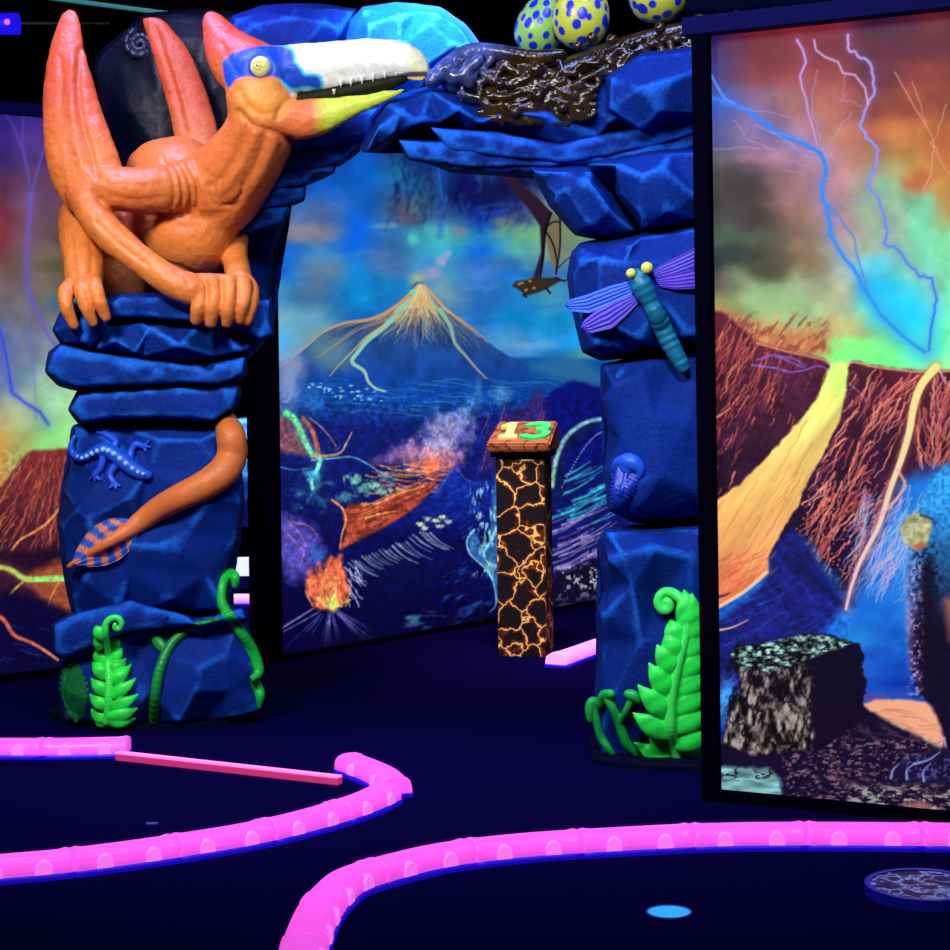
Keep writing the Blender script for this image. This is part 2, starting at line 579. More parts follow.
for (x, y, rx, ry, c, a) in [(905, 112, 30, 26, (120, 48, 40), .6), (925, 175, 22, 14, (175, 90, 45), .7), (912, 185, 16, 9, (180, 80, 55), .6), (895, 128, 34, 14, (205, 130, 70), .5),
                             (900, 165, 26, 16, (190, 165, 90), .5), (945, 150, 20, 40, (170, 80, 45), .5), (740, 185, 34, 22, (50, 45, 48), .7), (735, 255, 26, 12, (38, 48, 55), .7),
                             (790, 230, 30, 30, (110, 85, 70), .5), (760, 238, 30, 10, (80, 92, 70), .6), (775, 300, 40, 18, (150, 185, 128), .7), (890, 30, 40, 22, (45, 15, 60), .5),
                             (950, 200, 26, 26, (190, 130, 60), .6), (860, 45, 60, 12, (105, 28, 48), .5)]:
    cv.blob(x, y, rx, ry, c, a, cloud=0.45, seed=int(x), s=0.07)
cv.poly([(712, 92), (760, 75), (830, 66), (960, 48), (960, 30), (712, 30)], (95, 22, 40), soft=9, alpha=0.35)
# glow round the strike and the main bolts
cv.blob(893, 310, 34, 60, (10, 200, 250), 0.75, cloud=0.25, ang=-0.6)
cv.blob(925, 345, 30, 26, (40, 240, 235), 0.7)
cv.blob(860, 350, 60, 12, (130, 250, 130), 0.75, cloud=.3)
B1 = [(712, 98), (730, 104), (748, 110), (765, 124), (772, 130), (795, 140), (815, 150), (823, 158), (826, 168), (822, 185), (823, 200), (828, 214), (830, 234), (840, 252), (852, 266), (862, 286), (880, 314), (900, 333), (925, 352)]
B1 = jagged(B1, rng, 2, 1.3)
cv.line(B1, 4.4, 3.0, (40, 110, 235), 1.0, (30, 150, 235), smooth=False, glow=(7, (60, 110, 220), .4))
cv.line([(712, 76), (718, 88), (726, 99), (735, 103)], 2.6, 2.6, (70, 130, 235))
cv.line([(826, 203), (838, 215), (846, 228), (854, 238), (857, 255), (862, 272), (868, 292)], 2.2, 1.6, (60, 130, 220), .85)
B2 = [(848, 35), (848, 48), (857, 55), (868, 61), (872, 72), (875, 90), (868, 104), (860, 125), (866, 138), (878, 150), (876, 165), (870, 178), (868, 185), (876, 195), (884, 215), (888, 232), (884, 243), (898, 250), (912, 268), (920, 277), (932, 278), (937, 300), (933, 318), (929, 350)]
B2 = jagged(B2, rng, 3, 1.7)
cv.line(B2, 2.4, 2.6, (190, 150, 225), 1.0, (30, 130, 235), smooth=False, glow=(4, (150, 110, 200), .35))
cv.line([(797, 40), (803, 50), (806, 62), (800, 76), (802, 88), (806, 98), (808, 112), (813, 128), (817, 145)], 2.4, 1.4, (185, 150, 225), .95, smooth=False, glow=(3, (150, 100, 180), .3))
cv.line([(814, 40), (816, 50), (825, 57), (838, 62), (843, 73), (855, 75), (865, 88), (868, 104)], 2.0, 2.0, (190, 160, 220), .95, smooth=False)
for a, b in [((817, 70), (812, 110)), ((812, 110), (824, 150)), ((846, 75), (841, 100)), ((841, 100), (862, 106)), ((851, 112), (838, 130)), ((838, 130), (828, 150)), ((733, 120), (752, 142)), ((752, 142), (776, 152)), ((714, 149), (775, 149)), ((755, 125), (800, 140)),
             ((775, 140), (815, 152)), ((785, 170), (805, 175)), ((826, 178), (850, 200)), ((850, 200), (872, 202)), ((805, 165), (780, 158)), ((770, 132), (812, 158)), ((740, 108), (790, 118)), ((835, 160), (822, 150))]:
    cv.line(jag(a, b, 6, 2.2, rng), 1.2, .9, (170, 140, 215), .6, smooth=False)
B3 = [(895, 72), (905, 90), (915, 108), (924, 122), (932, 136), (934, 146), (932, 160), (931, 175), (924, 188)]
cv.line(B3, 1.3, 1.6, (215, 150, 120), .8, smooth=False)
for a, b in [((946, 105), (934, 140)), ((934, 146), (950, 176)), ((912, 82), (926, 122)), ((930, 142), (938, 150)), ((906, 214), (902, 235)), ((902, 235), (912, 250))]:
    cv.line(jag(a, b, 5, 1.6, rng), 1.2, .8, (220, 160, 130), .7, smooth=False)
# the crater rim and the dark slopes
rim = [(700, 312), (722, 312), (740, 326), (757, 342), (785, 350), (812, 356), (826, 360), (833, 366), (846, 366), (853, 361), (875, 366), (900, 369), (930, 371), (1020, 366)]
cv.poly([(700, 312), (722, 311), (750, 322), (790, 330), (826, 334), (830, 352), (800, 355), (760, 345), (730, 330)], (195, 112, 72), soft=8, rough=5, alpha=.9)
cv.texture((705, 310, 846, 356), (235, 160, 105), .54, .22, 31, .55, sx=.5, sy=1.6, ang=-0.9)
cv.texture((705, 310, 832, 356), (120, 50, 55), .55, .2, 32, .6, sx=.5, sy=1.6, ang=-0.9)


def slope_col(X, Y):
    t = np.clip((Y - 330) / 210, 0, 1)[..., None]
    n = fbm(X * .05, Y * .05, 9)[..., None]
    return (np.array((96, 28, 48)) * (1 - t) + np.array((22, 9, 48)) * t) * (0.5 + 0.9 * n)


cv.poly(rim + [(1020, 560), (940, 500), (890, 560), (850, 620), (800, 560), (770, 570), (700, 640)], None, soft=2, rough=2, shade=slope_col)
cv.line([(r[0], r[1] + 1) for r in rim[3:]], 2.2, 2.2, (235, 150, 110), .8)
slope_l = [(700, 312), (722, 312), (740, 326), (757, 342), (785, 352), (812, 358), (832, 366), (818, 392), (803, 415), (786, 432), (765, 458), (742, 480), (700, 510)]
rivulets(cv, rng, 330, lambda: (rng.uniform(705, 830), 312 + abs(rng.gauss(0, 1)) * 75 + rng.uniform(0, 20)), lambda x, y: (-0.30 - (830 - x) * .002, 1.0), 30, 1.6,
         [(200, 96, 76), (225, 125, 90), (165, 62, 66), (190, 80, 80)], (.4, .95), .45, lambda x, y: pip(x, y, slope_l) and (y < 440 or x < 745) and (x < 745 + max(0, 430 - y) * .9 or rng.random() < .55))
cv.poly([(770, 356), (822, 362), (818, 392), (800, 414), (790, 420), (778, 390)], (75, 22, 58), soft=7, alpha=.6)
slope_r = [(846, 366), (853, 361), (875, 366), (900, 369), (935, 371), (925, 385), (915, 420), (905, 455), (890, 490), (880, 530), (850, 600), (832, 585), (795, 530), (800, 505), (822, 460), (840, 425), (846, 390)]
rivulets(cv, rng, 300, lambda: (rng.uniform(800, 930), rng.uniform(366, 575)), lambda x, y: (-0.62 + .25 * math.sin(x * .13 + y * .05), 1.0), 42, 1.9,
         [(225, 120, 100), (235, 150, 120), (190, 80, 80), (215, 105, 95)], (.5, 1), .5, lambda x, y: pip(x, y, slope_r))
slope_q = [(940, 371), (1020, 368), (1020, 520), (950, 470), (915, 470), (912, 430), (922, 390)]
rivulets(cv, rng, 170, lambda: (rng.uniform(915, 1015), rng.uniform(371, 470)), lambda x, y: (-0.25 + .35 * math.sin(x * .09), 1.0), 40, 1.9,
         [(225, 120, 100), (240, 160, 130), (190, 80, 80), (215, 105, 95)], (.5, 1), .5, lambda x, y: pip(x, y, slope_q))
for _ in range(260):
    x, y = rng.uniform(795, 890), rng.uniform(480, 590)
    if pip(x, y, slope_r): cv.blob(x, y, rng.uniform(.8, 1.8), rng.uniform(.8, 1.6), (225, 115, 105), .9)
# pale tongues across the left slope, violet sparks
cv.line([(712, 420), (722, 414), (730, 408)], 3, 1.5, (225, 130, 100), .9)
for pts in ([(752, 365), (775, 368), (790, 372), (805, 370), (818, 366), (830, 370)], [(757, 360), (775, 355), (790, 362), (805, 368)], [(775, 357), (792, 358), (806, 366)]):
    cv.line(pts, 1.8, 1.2, (130, 95, 215), .9)
cv.line([(848, 383), (858, 391), (866, 400)], 1.2, 1, (190, 140, 200), .7)
# blue valley
cv.poly([(700, 775), (700, 610), (770, 560), (800, 540), (850, 600), (880, 520), (905, 480), (940, 470), (1020, 470), (1020, 712), (860, 712), (800, 720)], None, soft=10, rough=6,
        shade=lambda X, Y: np.array((25, 112, 215)) * (1 - np.clip((Y - 600) / 110, 0, 1)[..., None]) + np.array((16, 62, 175)) * np.clip((Y - 600) / 110, 0, 1)[..., None] + (fbm(X * .04, Y * .06, 4)[..., None] - .5) * np.array((30, 70, 70)))
cv.blob(935, 560, 50, 95, (60, 175, 245), .85, cloud=.25)
cv.blob(860, 640, 40, 22, (40, 150, 230), .6, cloud=.5)
cv.blob(722, 690, 14, 40, (60, 150, 230), .9)
cv.texture((845, 690, 915, 705), (120, 60, 130), .35, .1, 8, .6, sx=.3, sy=2)
# branching pale veins over the blue
rivulets(cv, rng, 190, lambda: (rng.uniform(862, 945), rng.uniform(485, 570)), lambda x, y: (-0.5, 1.0), 46, 1.6, [(190, 170, 225), (150, 190, 240), (220, 170, 195)], (.35, .75), .6,
         lambda x, y: y < 605 and x > 838 + (605 - y) * .12)
# navy ridge left of the valley
ridge = [(700, 640), (722, 618), (745, 600), (765, 582), (772, 560), (776, 545), (790, 528), (800, 535), (815, 560), (838, 590), (846, 605), (832, 620), (815, 640), (790, 660), (760, 690), (700, 690)]
cv.poly(ridge, None, soft=4, rough=3, shade=lambda X, Y: np.array((20, 26, 105)) * (0.6 + .9 * fbm((X + Y) * .03, (Y - X) * .11, 6)[..., None]))
for k in range(26):
    y0 = rng.uniform(600, 690); x0 = rng.uniform(705, 790)
    cv.line([(x0, y0), (x0 + 22, y0 - 9), (x0 + 48, y0 - 26)], 1.4, .6, (40, 80, 190), rng.uniform(.2, .6))
cv.blob(728, 700, 12, 32, (60, 145, 230), .8)
cv.grain_in(.34, .3, 92, lambda X, Y: (Y > 362) & ~((Y < 700) & (X > 850)))
# the great lava river
river = [(831, 362), (848, 362), (846, 390), (840, 420), (830, 441), (820, 460), (806, 484), (798, 505), (789, 520), (779, 537), (769, 556), (768, 573), (745, 592), (722, 606), (700, 618), (700, 512), (742, 482), (768, 456), (790, 431), (805, 415), (819, 394)]


def river_col(X, Y):
    k = [(350, (190, 245, 120)), (385, (205, 232, 112)), (430, (238, 212, 118)), (500, (242, 188, 105)), (550, (236, 158, 95)), (580, (225, 122, 80)), (615, (222, 118, 84))]
    ys = np.array([a for a, _ in k]); out = np.stack([np.interp(Y, ys, [c[i] for _, c in k]) for i in range(3)], -1)
    u = (X * .86 + Y * .5); v = (-X * .5 + Y * .86)
    n = fbm(X * .06 + Y * .045, (Y * .014 - X * .01), 21)[..., None]
    return out * (0.80 + 0.42 * n)


cv.poly(river, None, soft=1.3, rough=1.8, shade=river_col)
rivulets(cv, rng, 110, lambda: (rng.uniform(715, 838), rng.uniform(390, 570)), lambda x, y: (-0.62, 1.0), 70, 1.5, [(205, 120, 70), (200, 128, 70), (250, 220, 150)], (.2, .55), .3, lambda x, y: pip(x, y, river))
for _ in range(30):
    x, y = rng.uniform(715, 765), rng.uniform(555, 600)
    if pip(x, y, river): cv.line([(x, y), (x + 9, y - 4), (x + 14, y - 9)], 2, 1, (200, 90, 65), .5)
cv.line([(767, 572), (745, 591), (722, 605), (704, 616)], 3.5, 3.5, (250, 215, 165), .8)
cv.line([(704, 632), (730, 628), (748, 620)], 2.6, .8, (245, 190, 160), .9)
cv.line([(704, 600), (722, 596), (730, 593)], 4, 1, (30, 15, 50), .8)
cv.line([(936, 367), (922, 384), (914, 405), (909, 433), (901, 460), (892, 484), (884, 510), (877, 530), (861, 560), (851, 588), (846, 609)], 8.5, 2.5, (238, 228, 130), 1, (225, 190, 205), n=4, glow=(3, (215, 110, 95), .5))
cv.line([(898, 470), (905, 486), (895, 500), (888, 506)], 3, 1.5, (235, 165, 150), .8)
cv.line([(881, 515), (896, 500), (906, 480)], 2.5, 1, (235, 170, 160), .8)
cv.line([(940, 370), (944, 380), (952, 388)], 2.2, 1.2, (225, 160, 190), .9)
# ochre flat beyond the rock, dark stony ground
cv.poly([(858, 706), (876, 700), (900, 699), (925, 702), (942, 712), (1020, 730), (1020, 762), (950, 752), (930, 742), (892, 724)], (238, 168, 132), soft=1.5, rough=1)
for k in range(16):
    x0 = rng.uniform(862, 940); y0 = 702 + (x0 - 862) * .25 + rng.uniform(0, 16)
    cv.line([(x0, y0), (x0 + 14, y0 + 1), (x0 + 26, y0 + 5)], 1.2, .6, (200, 120, 95), .6)
cv.poly([(700, 748), (728, 744), (780, 748), (815, 748), (850, 722), (864, 708), (890, 722), (925, 740), (950, 752), (1020, 764), (1020, 830), (700, 830)], (18, 10, 42), soft=2, rough=2)
cv.texture((780, 735, 1020, 826), (150, 112, 128), .57, .34, 41, .75, ridge=False, sx=.8, sy=1.4)
cv.texture((800, 720, 960, 800), (140, 90, 100), .90, .05, 43, .55, ridge=True, sx=.6, sy=2.2, ang=.35)
cv.texture((845, 782, 1020, 826), (165, 165, 160), .53, .17, 47, .9, sx=.7, sy=1.5, sharp=12)
cv.texture((845, 785, 1020, 826), (12, 6, 30), .88, .10, 48, .9, ridge=True, sx=.7, sy=1.5, sharp=12)
cv.poly([(900, 806), (920, 800), (938, 808), (938, 816), (905, 812)], (225, 150, 130), soft=3, alpha=.6)
cv.poly([(700, 768), (740, 766), (768, 768), (782, 778), (780, 798), (740, 798), (700, 796)], None, soft=2, rough=3, shade=lambda X, Y: np.array((120, 178, 180)) * (0.35 + 1.1 * fbm(X * .05, Y * .2, 52)[..., None]))
cv.texture((704, 764, 782, 784), (14, 8, 30), .86, .09, 53, .95, ridge=True, sx=.7, sy=1.6, sharp=10)
# the square boulder
blk = [(729, 654), (736, 646), (752, 645), (776, 640), (800, 634), (830, 634), (845, 641), (859, 643), (863, 656), (862, 668), (867, 682), (862, 704), (870, 714), (850, 730), (815, 752), (780, 754), (752, 756), (720, 744), (722, 735), (728, 716), (729, 703), (738, 692), (740, 676), (731, 664)]
cv.poly(blk, (12, 8, 32), soft=1, rough=2.5, rs=.3)
face_ = [(740, 664), (770, 672), (800, 662), (814, 672), (812, 700), (814, 748), (780, 752), (752, 754), (722, 742), (730, 716), (740, 692)]
cv.poly(face_, None, soft=2, rough=3, shade=lambda X, Y: np.array((150, 136, 130)) * np.clip(3.2 * (fbm(X * .24, Y * .11, 61)[..., None] - .34), .05, 1.15))
cv.texture((722, 660, 816, 754), (14, 8, 26), .86, .07, 62, .95, ridge=True, sx=1.6, sy=.7, ang=.2, sharp=9)
cv.texture((755, 700, 814, 752), (150, 135, 130), .58, .15, 66, .7)
cv.poly([(731, 654), (740, 647), (776, 641), (800, 635), (832, 636), (850, 644), (830, 652), (800, 662), (770, 673), (742, 668)], None, soft=1.5, rough=2, shade=lambda X, Y: np.array((140, 185, 178)) * np.clip(3.6 * (fbm(X * .22, Y * .4, 63)[..., None] - .36), .04, 1.2))
cv.texture((733, 636, 852, 672), (10, 8, 28), .88, .11, 64, .95, ridge=True, sx=.7, sy=1.5, sharp=11)
# the scaly animal whose leg stands at the edge of the print
leg = [(1020, 455), (950, 462), (930, 480), (918, 510), (908, 552), (905, 585), (906, 630), (910, 668), (916, 690), (928, 702), (937, 716), (944, 738), (943, 757), (930, 766), (918, 764), (905, 774), (930, 778), (950, 772), (1020, 772)]


def leg_col(X, Y):
    t = np.clip((X - 903) / 22, 0, 1)[..., None]; v = np.clip((Y - 500) / 130, 0, 1)[..., None]
    a = np.array((70, 178, 245)) * (1 - v) + np.array((128, 118, 205)) * v
    b = np.array((45, 150, 230)) * (1 - v) + np.array((16, 10, 38)) * v
    n = fbm(X * .35, Y * .35, 71)[..., None]
    return (a * (1 - t) + b * t) * (.55 + .9 * n)


cv.poly(leg, None, soft=2, rough=1.5, shade=leg_col)
cv.texture((908, 540, 945, 700), (14, 8, 34), .50, .30, 73, .8, sharp=6)
cv.poly([(921, 566), (932, 558), (936, 590), (934, 640), (922, 690), (912, 640), (920, 600)], (16, 10, 34), soft=5, rough=3, alpha=.85)
cv.texture((905, 555, 925, 700), (200, 170, 225), .56, .35, 74, .8)
cv.poly([(944, 600), (962, 590), (962, 645), (950, 640)], (190, 108, 88), soft=5, alpha=.8)
cv.poly([(900, 530), (906, 517), (918, 512), (930, 517), (932, 530), (926, 545), (915, 550), (904, 543)], None, soft=1.2, rough=1, shade=lambda X, Y: np.array((176, 178, 130)) * (0.55 + .9 * fbm(X * .2, Y * .2, 75)[..., None]))
cv.poly([(911, 546), (922, 541), (929, 545), (918, 551)], (180, 95, 60), soft=1.5, alpha=.9)
cv.line([(921, 515), (932, 519), (935, 524)], 3, 2, (30, 40, 90), .8)
cv.line([(944, 738), (946, 752), (940, 762)], 2.5, 2, (190, 160, 215), .8)
cv.poly([(888, 778), (896, 764), (908, 760), (930, 752), (945, 748), (1020, 748), (1020, 786), (940, 784), (905, 784)], (20, 14, 48), soft=2, rough=2)
for pts in ([(891, 778), (893, 770), (899, 764)], [(907, 779), (907, 770), (914, 764)], [(924, 781), (923, 772), (930, 764)], [(914, 764), (928, 760), (940, 752)]):
    cv.line(pts, 2.6, 1.0, (150, 165, 235), .85)
cv.texture((900, 750, 1020, 784), (90, 90, 170), .56, .4, 79, .7)
R_mesh = cv.mesh('print')

# ---------------------------------------------------------------- mural behind the arch
def dback(px): return 1.0 / (0.12136 - 7.37e-5 * (px - 283))
BA = xy(274, dback(274)); BB = xy(735, dback(735))
cv = Canvas(BA, BB, 0.02, 2.55, 0.0046)
rng = random.Random(11)
cv.base([281, 320, 360, 400, 440, 480, 520, 560, 600, 740], [90, 150, 180, 210, 235, 250, 270, 290, 320, 345, 370], [
    [(8, 40, 140), (8, 50, 150), (10, 60, 150), (12, 40, 100), (10, 30, 110), (10, 16, 80), (12, 16, 70), (20, 20, 50), (16, 24, 60), (10, 20, 60)],
    [(10, 60, 170), (10, 72, 182), (14, 82, 182), (22, 62, 118), (15, 40, 130), (14, 18, 88), (18, 26, 88), (30, 25, 52), (20, 30, 80), (20, 30, 80)],
    [(10, 72, 182), (14, 90, 192), (14, 92, 192), (30, 108, 170), (20, 60, 112), (14, 28, 118), (14, 18, 78), (36, 44, 112), (40, 30, 52), (20, 30, 80)],
    [(70, 108, 160), (80, 108, 168), (18, 98, 202), (62, 90, 132), (50, 84, 130), (18, 56, 168), (56, 60, 128), (108, 138, 120), (80, 80, 100), (60, 60, 70)],
    [(130, 130, 150), (108, 118, 150), (10, 98, 220), (50, 118, 190), (72, 170, 172), (30, 130, 200), (92, 172, 150), (108, 172, 112), (108, 150, 112), (90, 130, 120)],
    [(20, 108, 220), (60, 128, 190), (10, 98, 220), (52, 108, 168), (58, 180, 200), (20, 108, 220), (80, 170, 170), (108, 140, 130), (70, 120, 150), (100, 150, 130)],
    [(10, 98, 210), (88, 128, 160), (18, 128, 210), (62, 120, 180), (60, 150, 200), (60, 120, 200), (22, 108, 190), (52, 108, 170), (60, 130, 170), (80, 170, 180)],
    [(60, 138, 190), (58, 108, 160), (10, 128, 200), (20, 130, 200), (108, 150, 170), (40, 108, 190), (28, 118, 190), (60, 130, 180), (52, 140, 190), (60, 170, 200)],
    [(108, 168, 190), (98, 158, 190), (20, 108, 190), (20, 108, 190), (60, 120, 180), (30, 118, 195), (14, 130, 200), (20, 140, 205), (22, 152, 220), (40, 170, 220)],
    [(70, 170, 230), (108, 160, 175), (60, 120, 170), (40, 110, 180), (40, 110, 180), (50, 130, 200), (75, 152, 212), (30, 150, 222), (14, 162, 232), (20, 160, 230)],
    [(60, 150, 222), (110, 150, 170), (60, 120, 170), (30, 90, 170), (20, 90, 170), (40, 120, 190), (30, 110, 180), (20, 104, 170), (90, 150, 150), (40, 150, 200)]], warp=15, seed=8, wscale=0.03)
cv.grain(0.16, 0.05, 12)
for (x, y, rx, ry, c, a) in [(305, 232, 42, 12, (140, 134, 152), .75), (405, 215, 18, 16, (95, 80, 85), .7), (380, 262, 28, 16, (75, 112, 165), .7), (316, 280, 22, 28, (90, 115, 140), .55), (412, 238, 9, 12, (80, 215, 175), .8),
                             (388, 226, 20, 4, (110, 160, 190), .6), (470, 195, 32, 26, (14, 18, 82), .8), (500, 190, 28, 22, (18, 22, 70), .8), (520, 232, 30, 10, (118, 178, 118), .8), (500, 222, 14, 8, (128, 150, 110), .6),
                             (460, 232, 12, 7, (150, 130, 150), .6), (430, 185, 16, 22, (40, 90, 130), .5), (420, 205, 10, 14, (80, 150, 130), .5), (510, 262, 36, 12, (62, 110, 160), .6), (488, 175, 20, 10, (25, 70, 130), .6),
                             (548, 300, 26, 20, (70, 160, 180), .6), (530, 345, 40, 6, (120, 165, 215), .6), (585, 360, 22, 16, (110, 160, 150), .6), (566, 240, 14, 30, (130, 125, 95), .6)]:
    cv.blob(x, y, rx, ry, c, a, cloud=0.4, seed=int(x + y), s=0.09)
cv.line([(440, 160), (441, 185), (442, 210), (440, 236)], 8, 3, (20, 66, 210), .6, soft=4)
cv.line([(438, 165), (442, 200)], 1.2, 1, (70, 130, 235), .7)
# streaky ash and drifting wisps
for k in range(150):
    x0 = rng.uniform(385, 532); y0 = rng.uniform(140, 212)
    cv.line([(x0, y0), (x0 + rng.uniform(-4, 4), y0 + rng.uniform(5, 10)), (x0 + rng.uniform(-8, 3), y0 + rng.uniform(12, 24))], rng.uniform(2, 5), 1, [(8, 10, 60), (14, 22, 84), (40, 96, 140), (10, 12, 70)][k % 4], rng.uniform(.15, .4), soft=1.8)
for k in range(120):
    x0 = rng.uniform(284, 590); y0 = rng.uniform(205, 345); L = rng.uniform(10, 34)
    cv.line([(x0, y0), (x0 + L * .5, y0 - rng.uniform(0, 5)), (x0 + L, y0 - rng.uniform(-2, 8))], rng.uniform(2, 5), 1, [(120, 170, 205), (20, 80, 190), (90, 130, 160), (40, 140, 200)][k % 4], rng.uniform(.08, .26), soft=2.2)
# smoke plume of the cone
for (x, y, rx, ry, c) in [(432, 272, 12, 9, (170, 150, 190)), (442, 262, 9, 8, (185, 165, 205)), (448, 254, 6, 6, (170, 165, 215)), (418, 280, 12, 9, (190, 185, 140)), (426, 262, 8, 10, (60, 140, 215))]:
    cv.blob(x, y, rx, ry, c, .75, cloud=.4, seed=int(x))
# sea and the great cone
cv.poly([(275, 372), (330, 372), (500, 357), (745, 362), (745, 480), (275, 480)], None, soft=2, shade=lambda X, Y: np.array((12, 82, 165)) * (1 - np.clip((Y - 360) / 90, 0, 1)[..., None]) + np.array((14, 34, 120)) * np.clip((Y - 360) / 90, 0, 1)[..., None])
cv.poly([(575, 352), (600, 372), (640, 392), (560, 380), (520, 366), (540, 362)], (60, 120, 150), soft=5, alpha=.6)
cone = [(275, 366), (300, 352), (320, 334), (345, 324), (370, 320), (392, 310), (408, 294), (416, 282), (424, 282), (436, 298), (447, 310), (470, 325), (490, 344), (510, 357), (530, 366), (520, 396), (430, 405), (350, 400), (275, 405)]
cv.poly(cone, None, soft=1.2, rough=1.0, shade=lambda X, Y: (np.array((58, 82, 118)) * (1 - np.clip((Y - 290) / 95, 0, 1)[..., None]) + np.array((14, 66, 160)) * np.clip((Y - 290) / 95, 0, 1)[..., None]) * (.75 + .5 * fbm(X * .09, Y * .07, 14)[..., None]))
cv.blob(330, 350, 34, 26, (112, 150, 140), .65, cloud=.3)
cv.poly([(412, 292), (420, 282), (430, 296), (440, 312), (432, 318), (420, 304), (408, 318), (398, 316)], (70, 190, 190), soft=3, alpha=.75)
cl = [(225, 200, 130), (220, 150, 90), (150, 215, 190), (205, 120, 75), (235, 215, 150)]
Lf = np.array([(418, 284), (404, 300), (388, 312), (366, 320), (340, 327), (316, 340), (296, 356)]); Rf = np.array([(423, 284), (434, 296), (446, 310), (464, 322), (482, 337), (500, 352), (520, 366)])
Mf = np.array([(420, 285), (419, 297), (417, 310), (414, 322), (411, 334), (408, 346), (405, 358)])


def cone_pt(u, t):
    k = t * 6; out = []
    for A in (Lf if u < 0 else Rf, Mf):
        out.append(np.array([np.interp(k, range(7), A[:, 0]), np.interp(k, range(7), A[:, 1])]))
    w = abs(u); return out[0] * w + out[1] * (1 - w)


for k in range(620):
    u = np.clip(rng.gauss(0, .55), -1, 1); t0 = rng.uniform(0.0, .5) ** 1.15; t1 = t0 + rng.uniform(.12, .45)
    if t1 > 1.0: continue
    pts = []; uu = u
    for t in np.linspace(t0, t1, 9):
        uu = np.clip(uu + rng.uniform(-.035, .035), -1, 1); q_ = cone_pt(uu, t); pts.append((q_[0] + rng.uniform(-.7, .7), q_[1]))
    cv.line(pts, rng.uniform(.8, 1.6), .4, cl[rng.randrange(5)], rng.uniform(.25, .75) * (1 - .5 * t0) * (.8 if abs(u) < .55 else .55), n=2)
for k in range(90):
    u = rng.uniform(-.9, .9); t0 = rng.uniform(.3, .6); pts = []
    for t in np.linspace(t0, t0 + .3, 6):
        q_ = cone_pt(u, t); pts.append((q_[0] + rng.uniform(-.8, .8), q_[1]))
    cv.line(pts, 2.0, .8, (14, 34, 96), .22, n=2)
cv.line([(413, 292), (398, 312), (385, 326), (368, 340), (358, 352), (352, 362), (364, 371), (368, 381), (375, 388), (384, 391)], 6, 2, (120, 205, 185), .95, (180, 200, 160))
cv.line([(385, 326), (368, 336), (352, 352), (338, 366), (330, 376)], 2.5, 1, (205, 175, 120), .8)
cv.line([(440, 310), (450, 326), (455, 343), (465, 355), (476, 368), (486, 378)], 4.5, 1.5, (125, 195, 180), .9, (185, 150, 130))
cv.line([(410, 295), (392, 309), (372, 319), (345, 323), (322, 333), (300, 352), (280, 366)], 4, 1.2, (215, 140, 85), .95, (170, 160, 140))
cv.line([(425, 285), (438, 300), (449, 311), (470, 326), (488, 342)], 2.5, 1, (200, 150, 110), .9)
cv.line([(400, 312), (380, 322), (358, 330), (335, 345), (318, 357)], 2, .8, (200, 140, 100), .7)
for k in range(70):
    x0 = rng.uniform(300, 540); y0 = rng.uniform(378, 428)
    cv.line([(x0, y0), (x0 + 14, y0 + rng.uniform(-2, 3)), (x0 + rng.uniform(24, 44), y0 + rng.uniform(-1, 5))], 1.2, .5, (70, 150, 215), rng.uniform(.15, .5))
for k in range(40):
    x0 = rng.uniform(308, 385); cv.blob(x0, 386 + (x0 - 308) * .08 + rng.uniform(-4, 10), rng.uniform(1, 4), rng.uniform(.8, 1.8), (150, 215, 240), rng.uniform(.5, 1))
cv.blob(290, 378, 20, 42, (148, 160, 195), .8, cloud=.35)
cv.blob(313, 400, 16, 14, (40, 120, 190), .6, cloud=.5)
# dark plain, smoke, far ridges
cv.poly([(275, 425), (340, 420), (420, 424), (520, 408), (560, 400), (745, 400), (745, 700), (275, 700)], None, soft=7, rough=5, shade=lambda X, Y: np.array((16, 28, 112)) * (1 - np.clip((Y - 440) / 170, 0, 1)[..., None]) + np.array((6, 4, 58)) * np.clip((Y - 440) / 170, 0, 1)[..., None])
for (x, y, rx, ry, a) in [(500, 390, 8, 14, .5), (502, 395, 14, 10, .5), (478, 388, 6, 16, .45), (470, 404, 12, 14, .6)]:
    cv.blob(x, y, rx, ry, (80, 160, 220), a, cloud=.6, seed=int(x * y))
cv.poly([(530, 440), (545, 398), (556, 388), (574, 380), (590, 384), (604, 390), (745, 380), (745, 480), (520, 480)], (12, 18, 112), soft=2, rough=2)
cv.poly([(490, 432), (512, 410), (530, 404), (540, 388), (545, 402), (548, 430), (560, 470), (480, 470)], (52, 34, 104), soft=3, rough=3, alpha=.8)
for k in range(26):
    x0 = rng.uniform(468, 550); y0 = rng.uniform(392, 462)
    cv.line([(x0, y0), (x0 - 2, y0 + 9), (x0 - 5, y0 + rng.uniform(12, 20))], 1.5, .7, [(170, 90, 110), (120, 70, 140), (60, 50, 140)][k % 3], .6)
for (x, y, rx, ry, c, a) in [(452, 425, 24, 17, (160, 165, 220), .9), (440, 440, 24, 22, (178, 170, 222), .9), (462, 415, 12, 9, (110, 150, 225), .7), (468, 438, 12, 14, (130, 130, 210), .6), (415, 452, 24, 14, (200, 140, 175), .85), (400, 455, 16, 10, (160, 110, 170), .7),
                             (412, 442, 6, 10, (190, 150, 190), .6), (440, 456, 26, 12, (225, 150, 170), .85), (432, 466, 26, 10, (240, 130, 105), .9), (385, 460, 18, 6, (130, 90, 150), .6)]:
    cv.blob(x, y, rx, ry, c, a, cloud=.6, seed=int(x * 3 + y), s=.11)
cv.poly([(424, 474), (428, 464), (430, 458), (434, 466), (434, 474)], (245, 110, 70), soft=1.5)
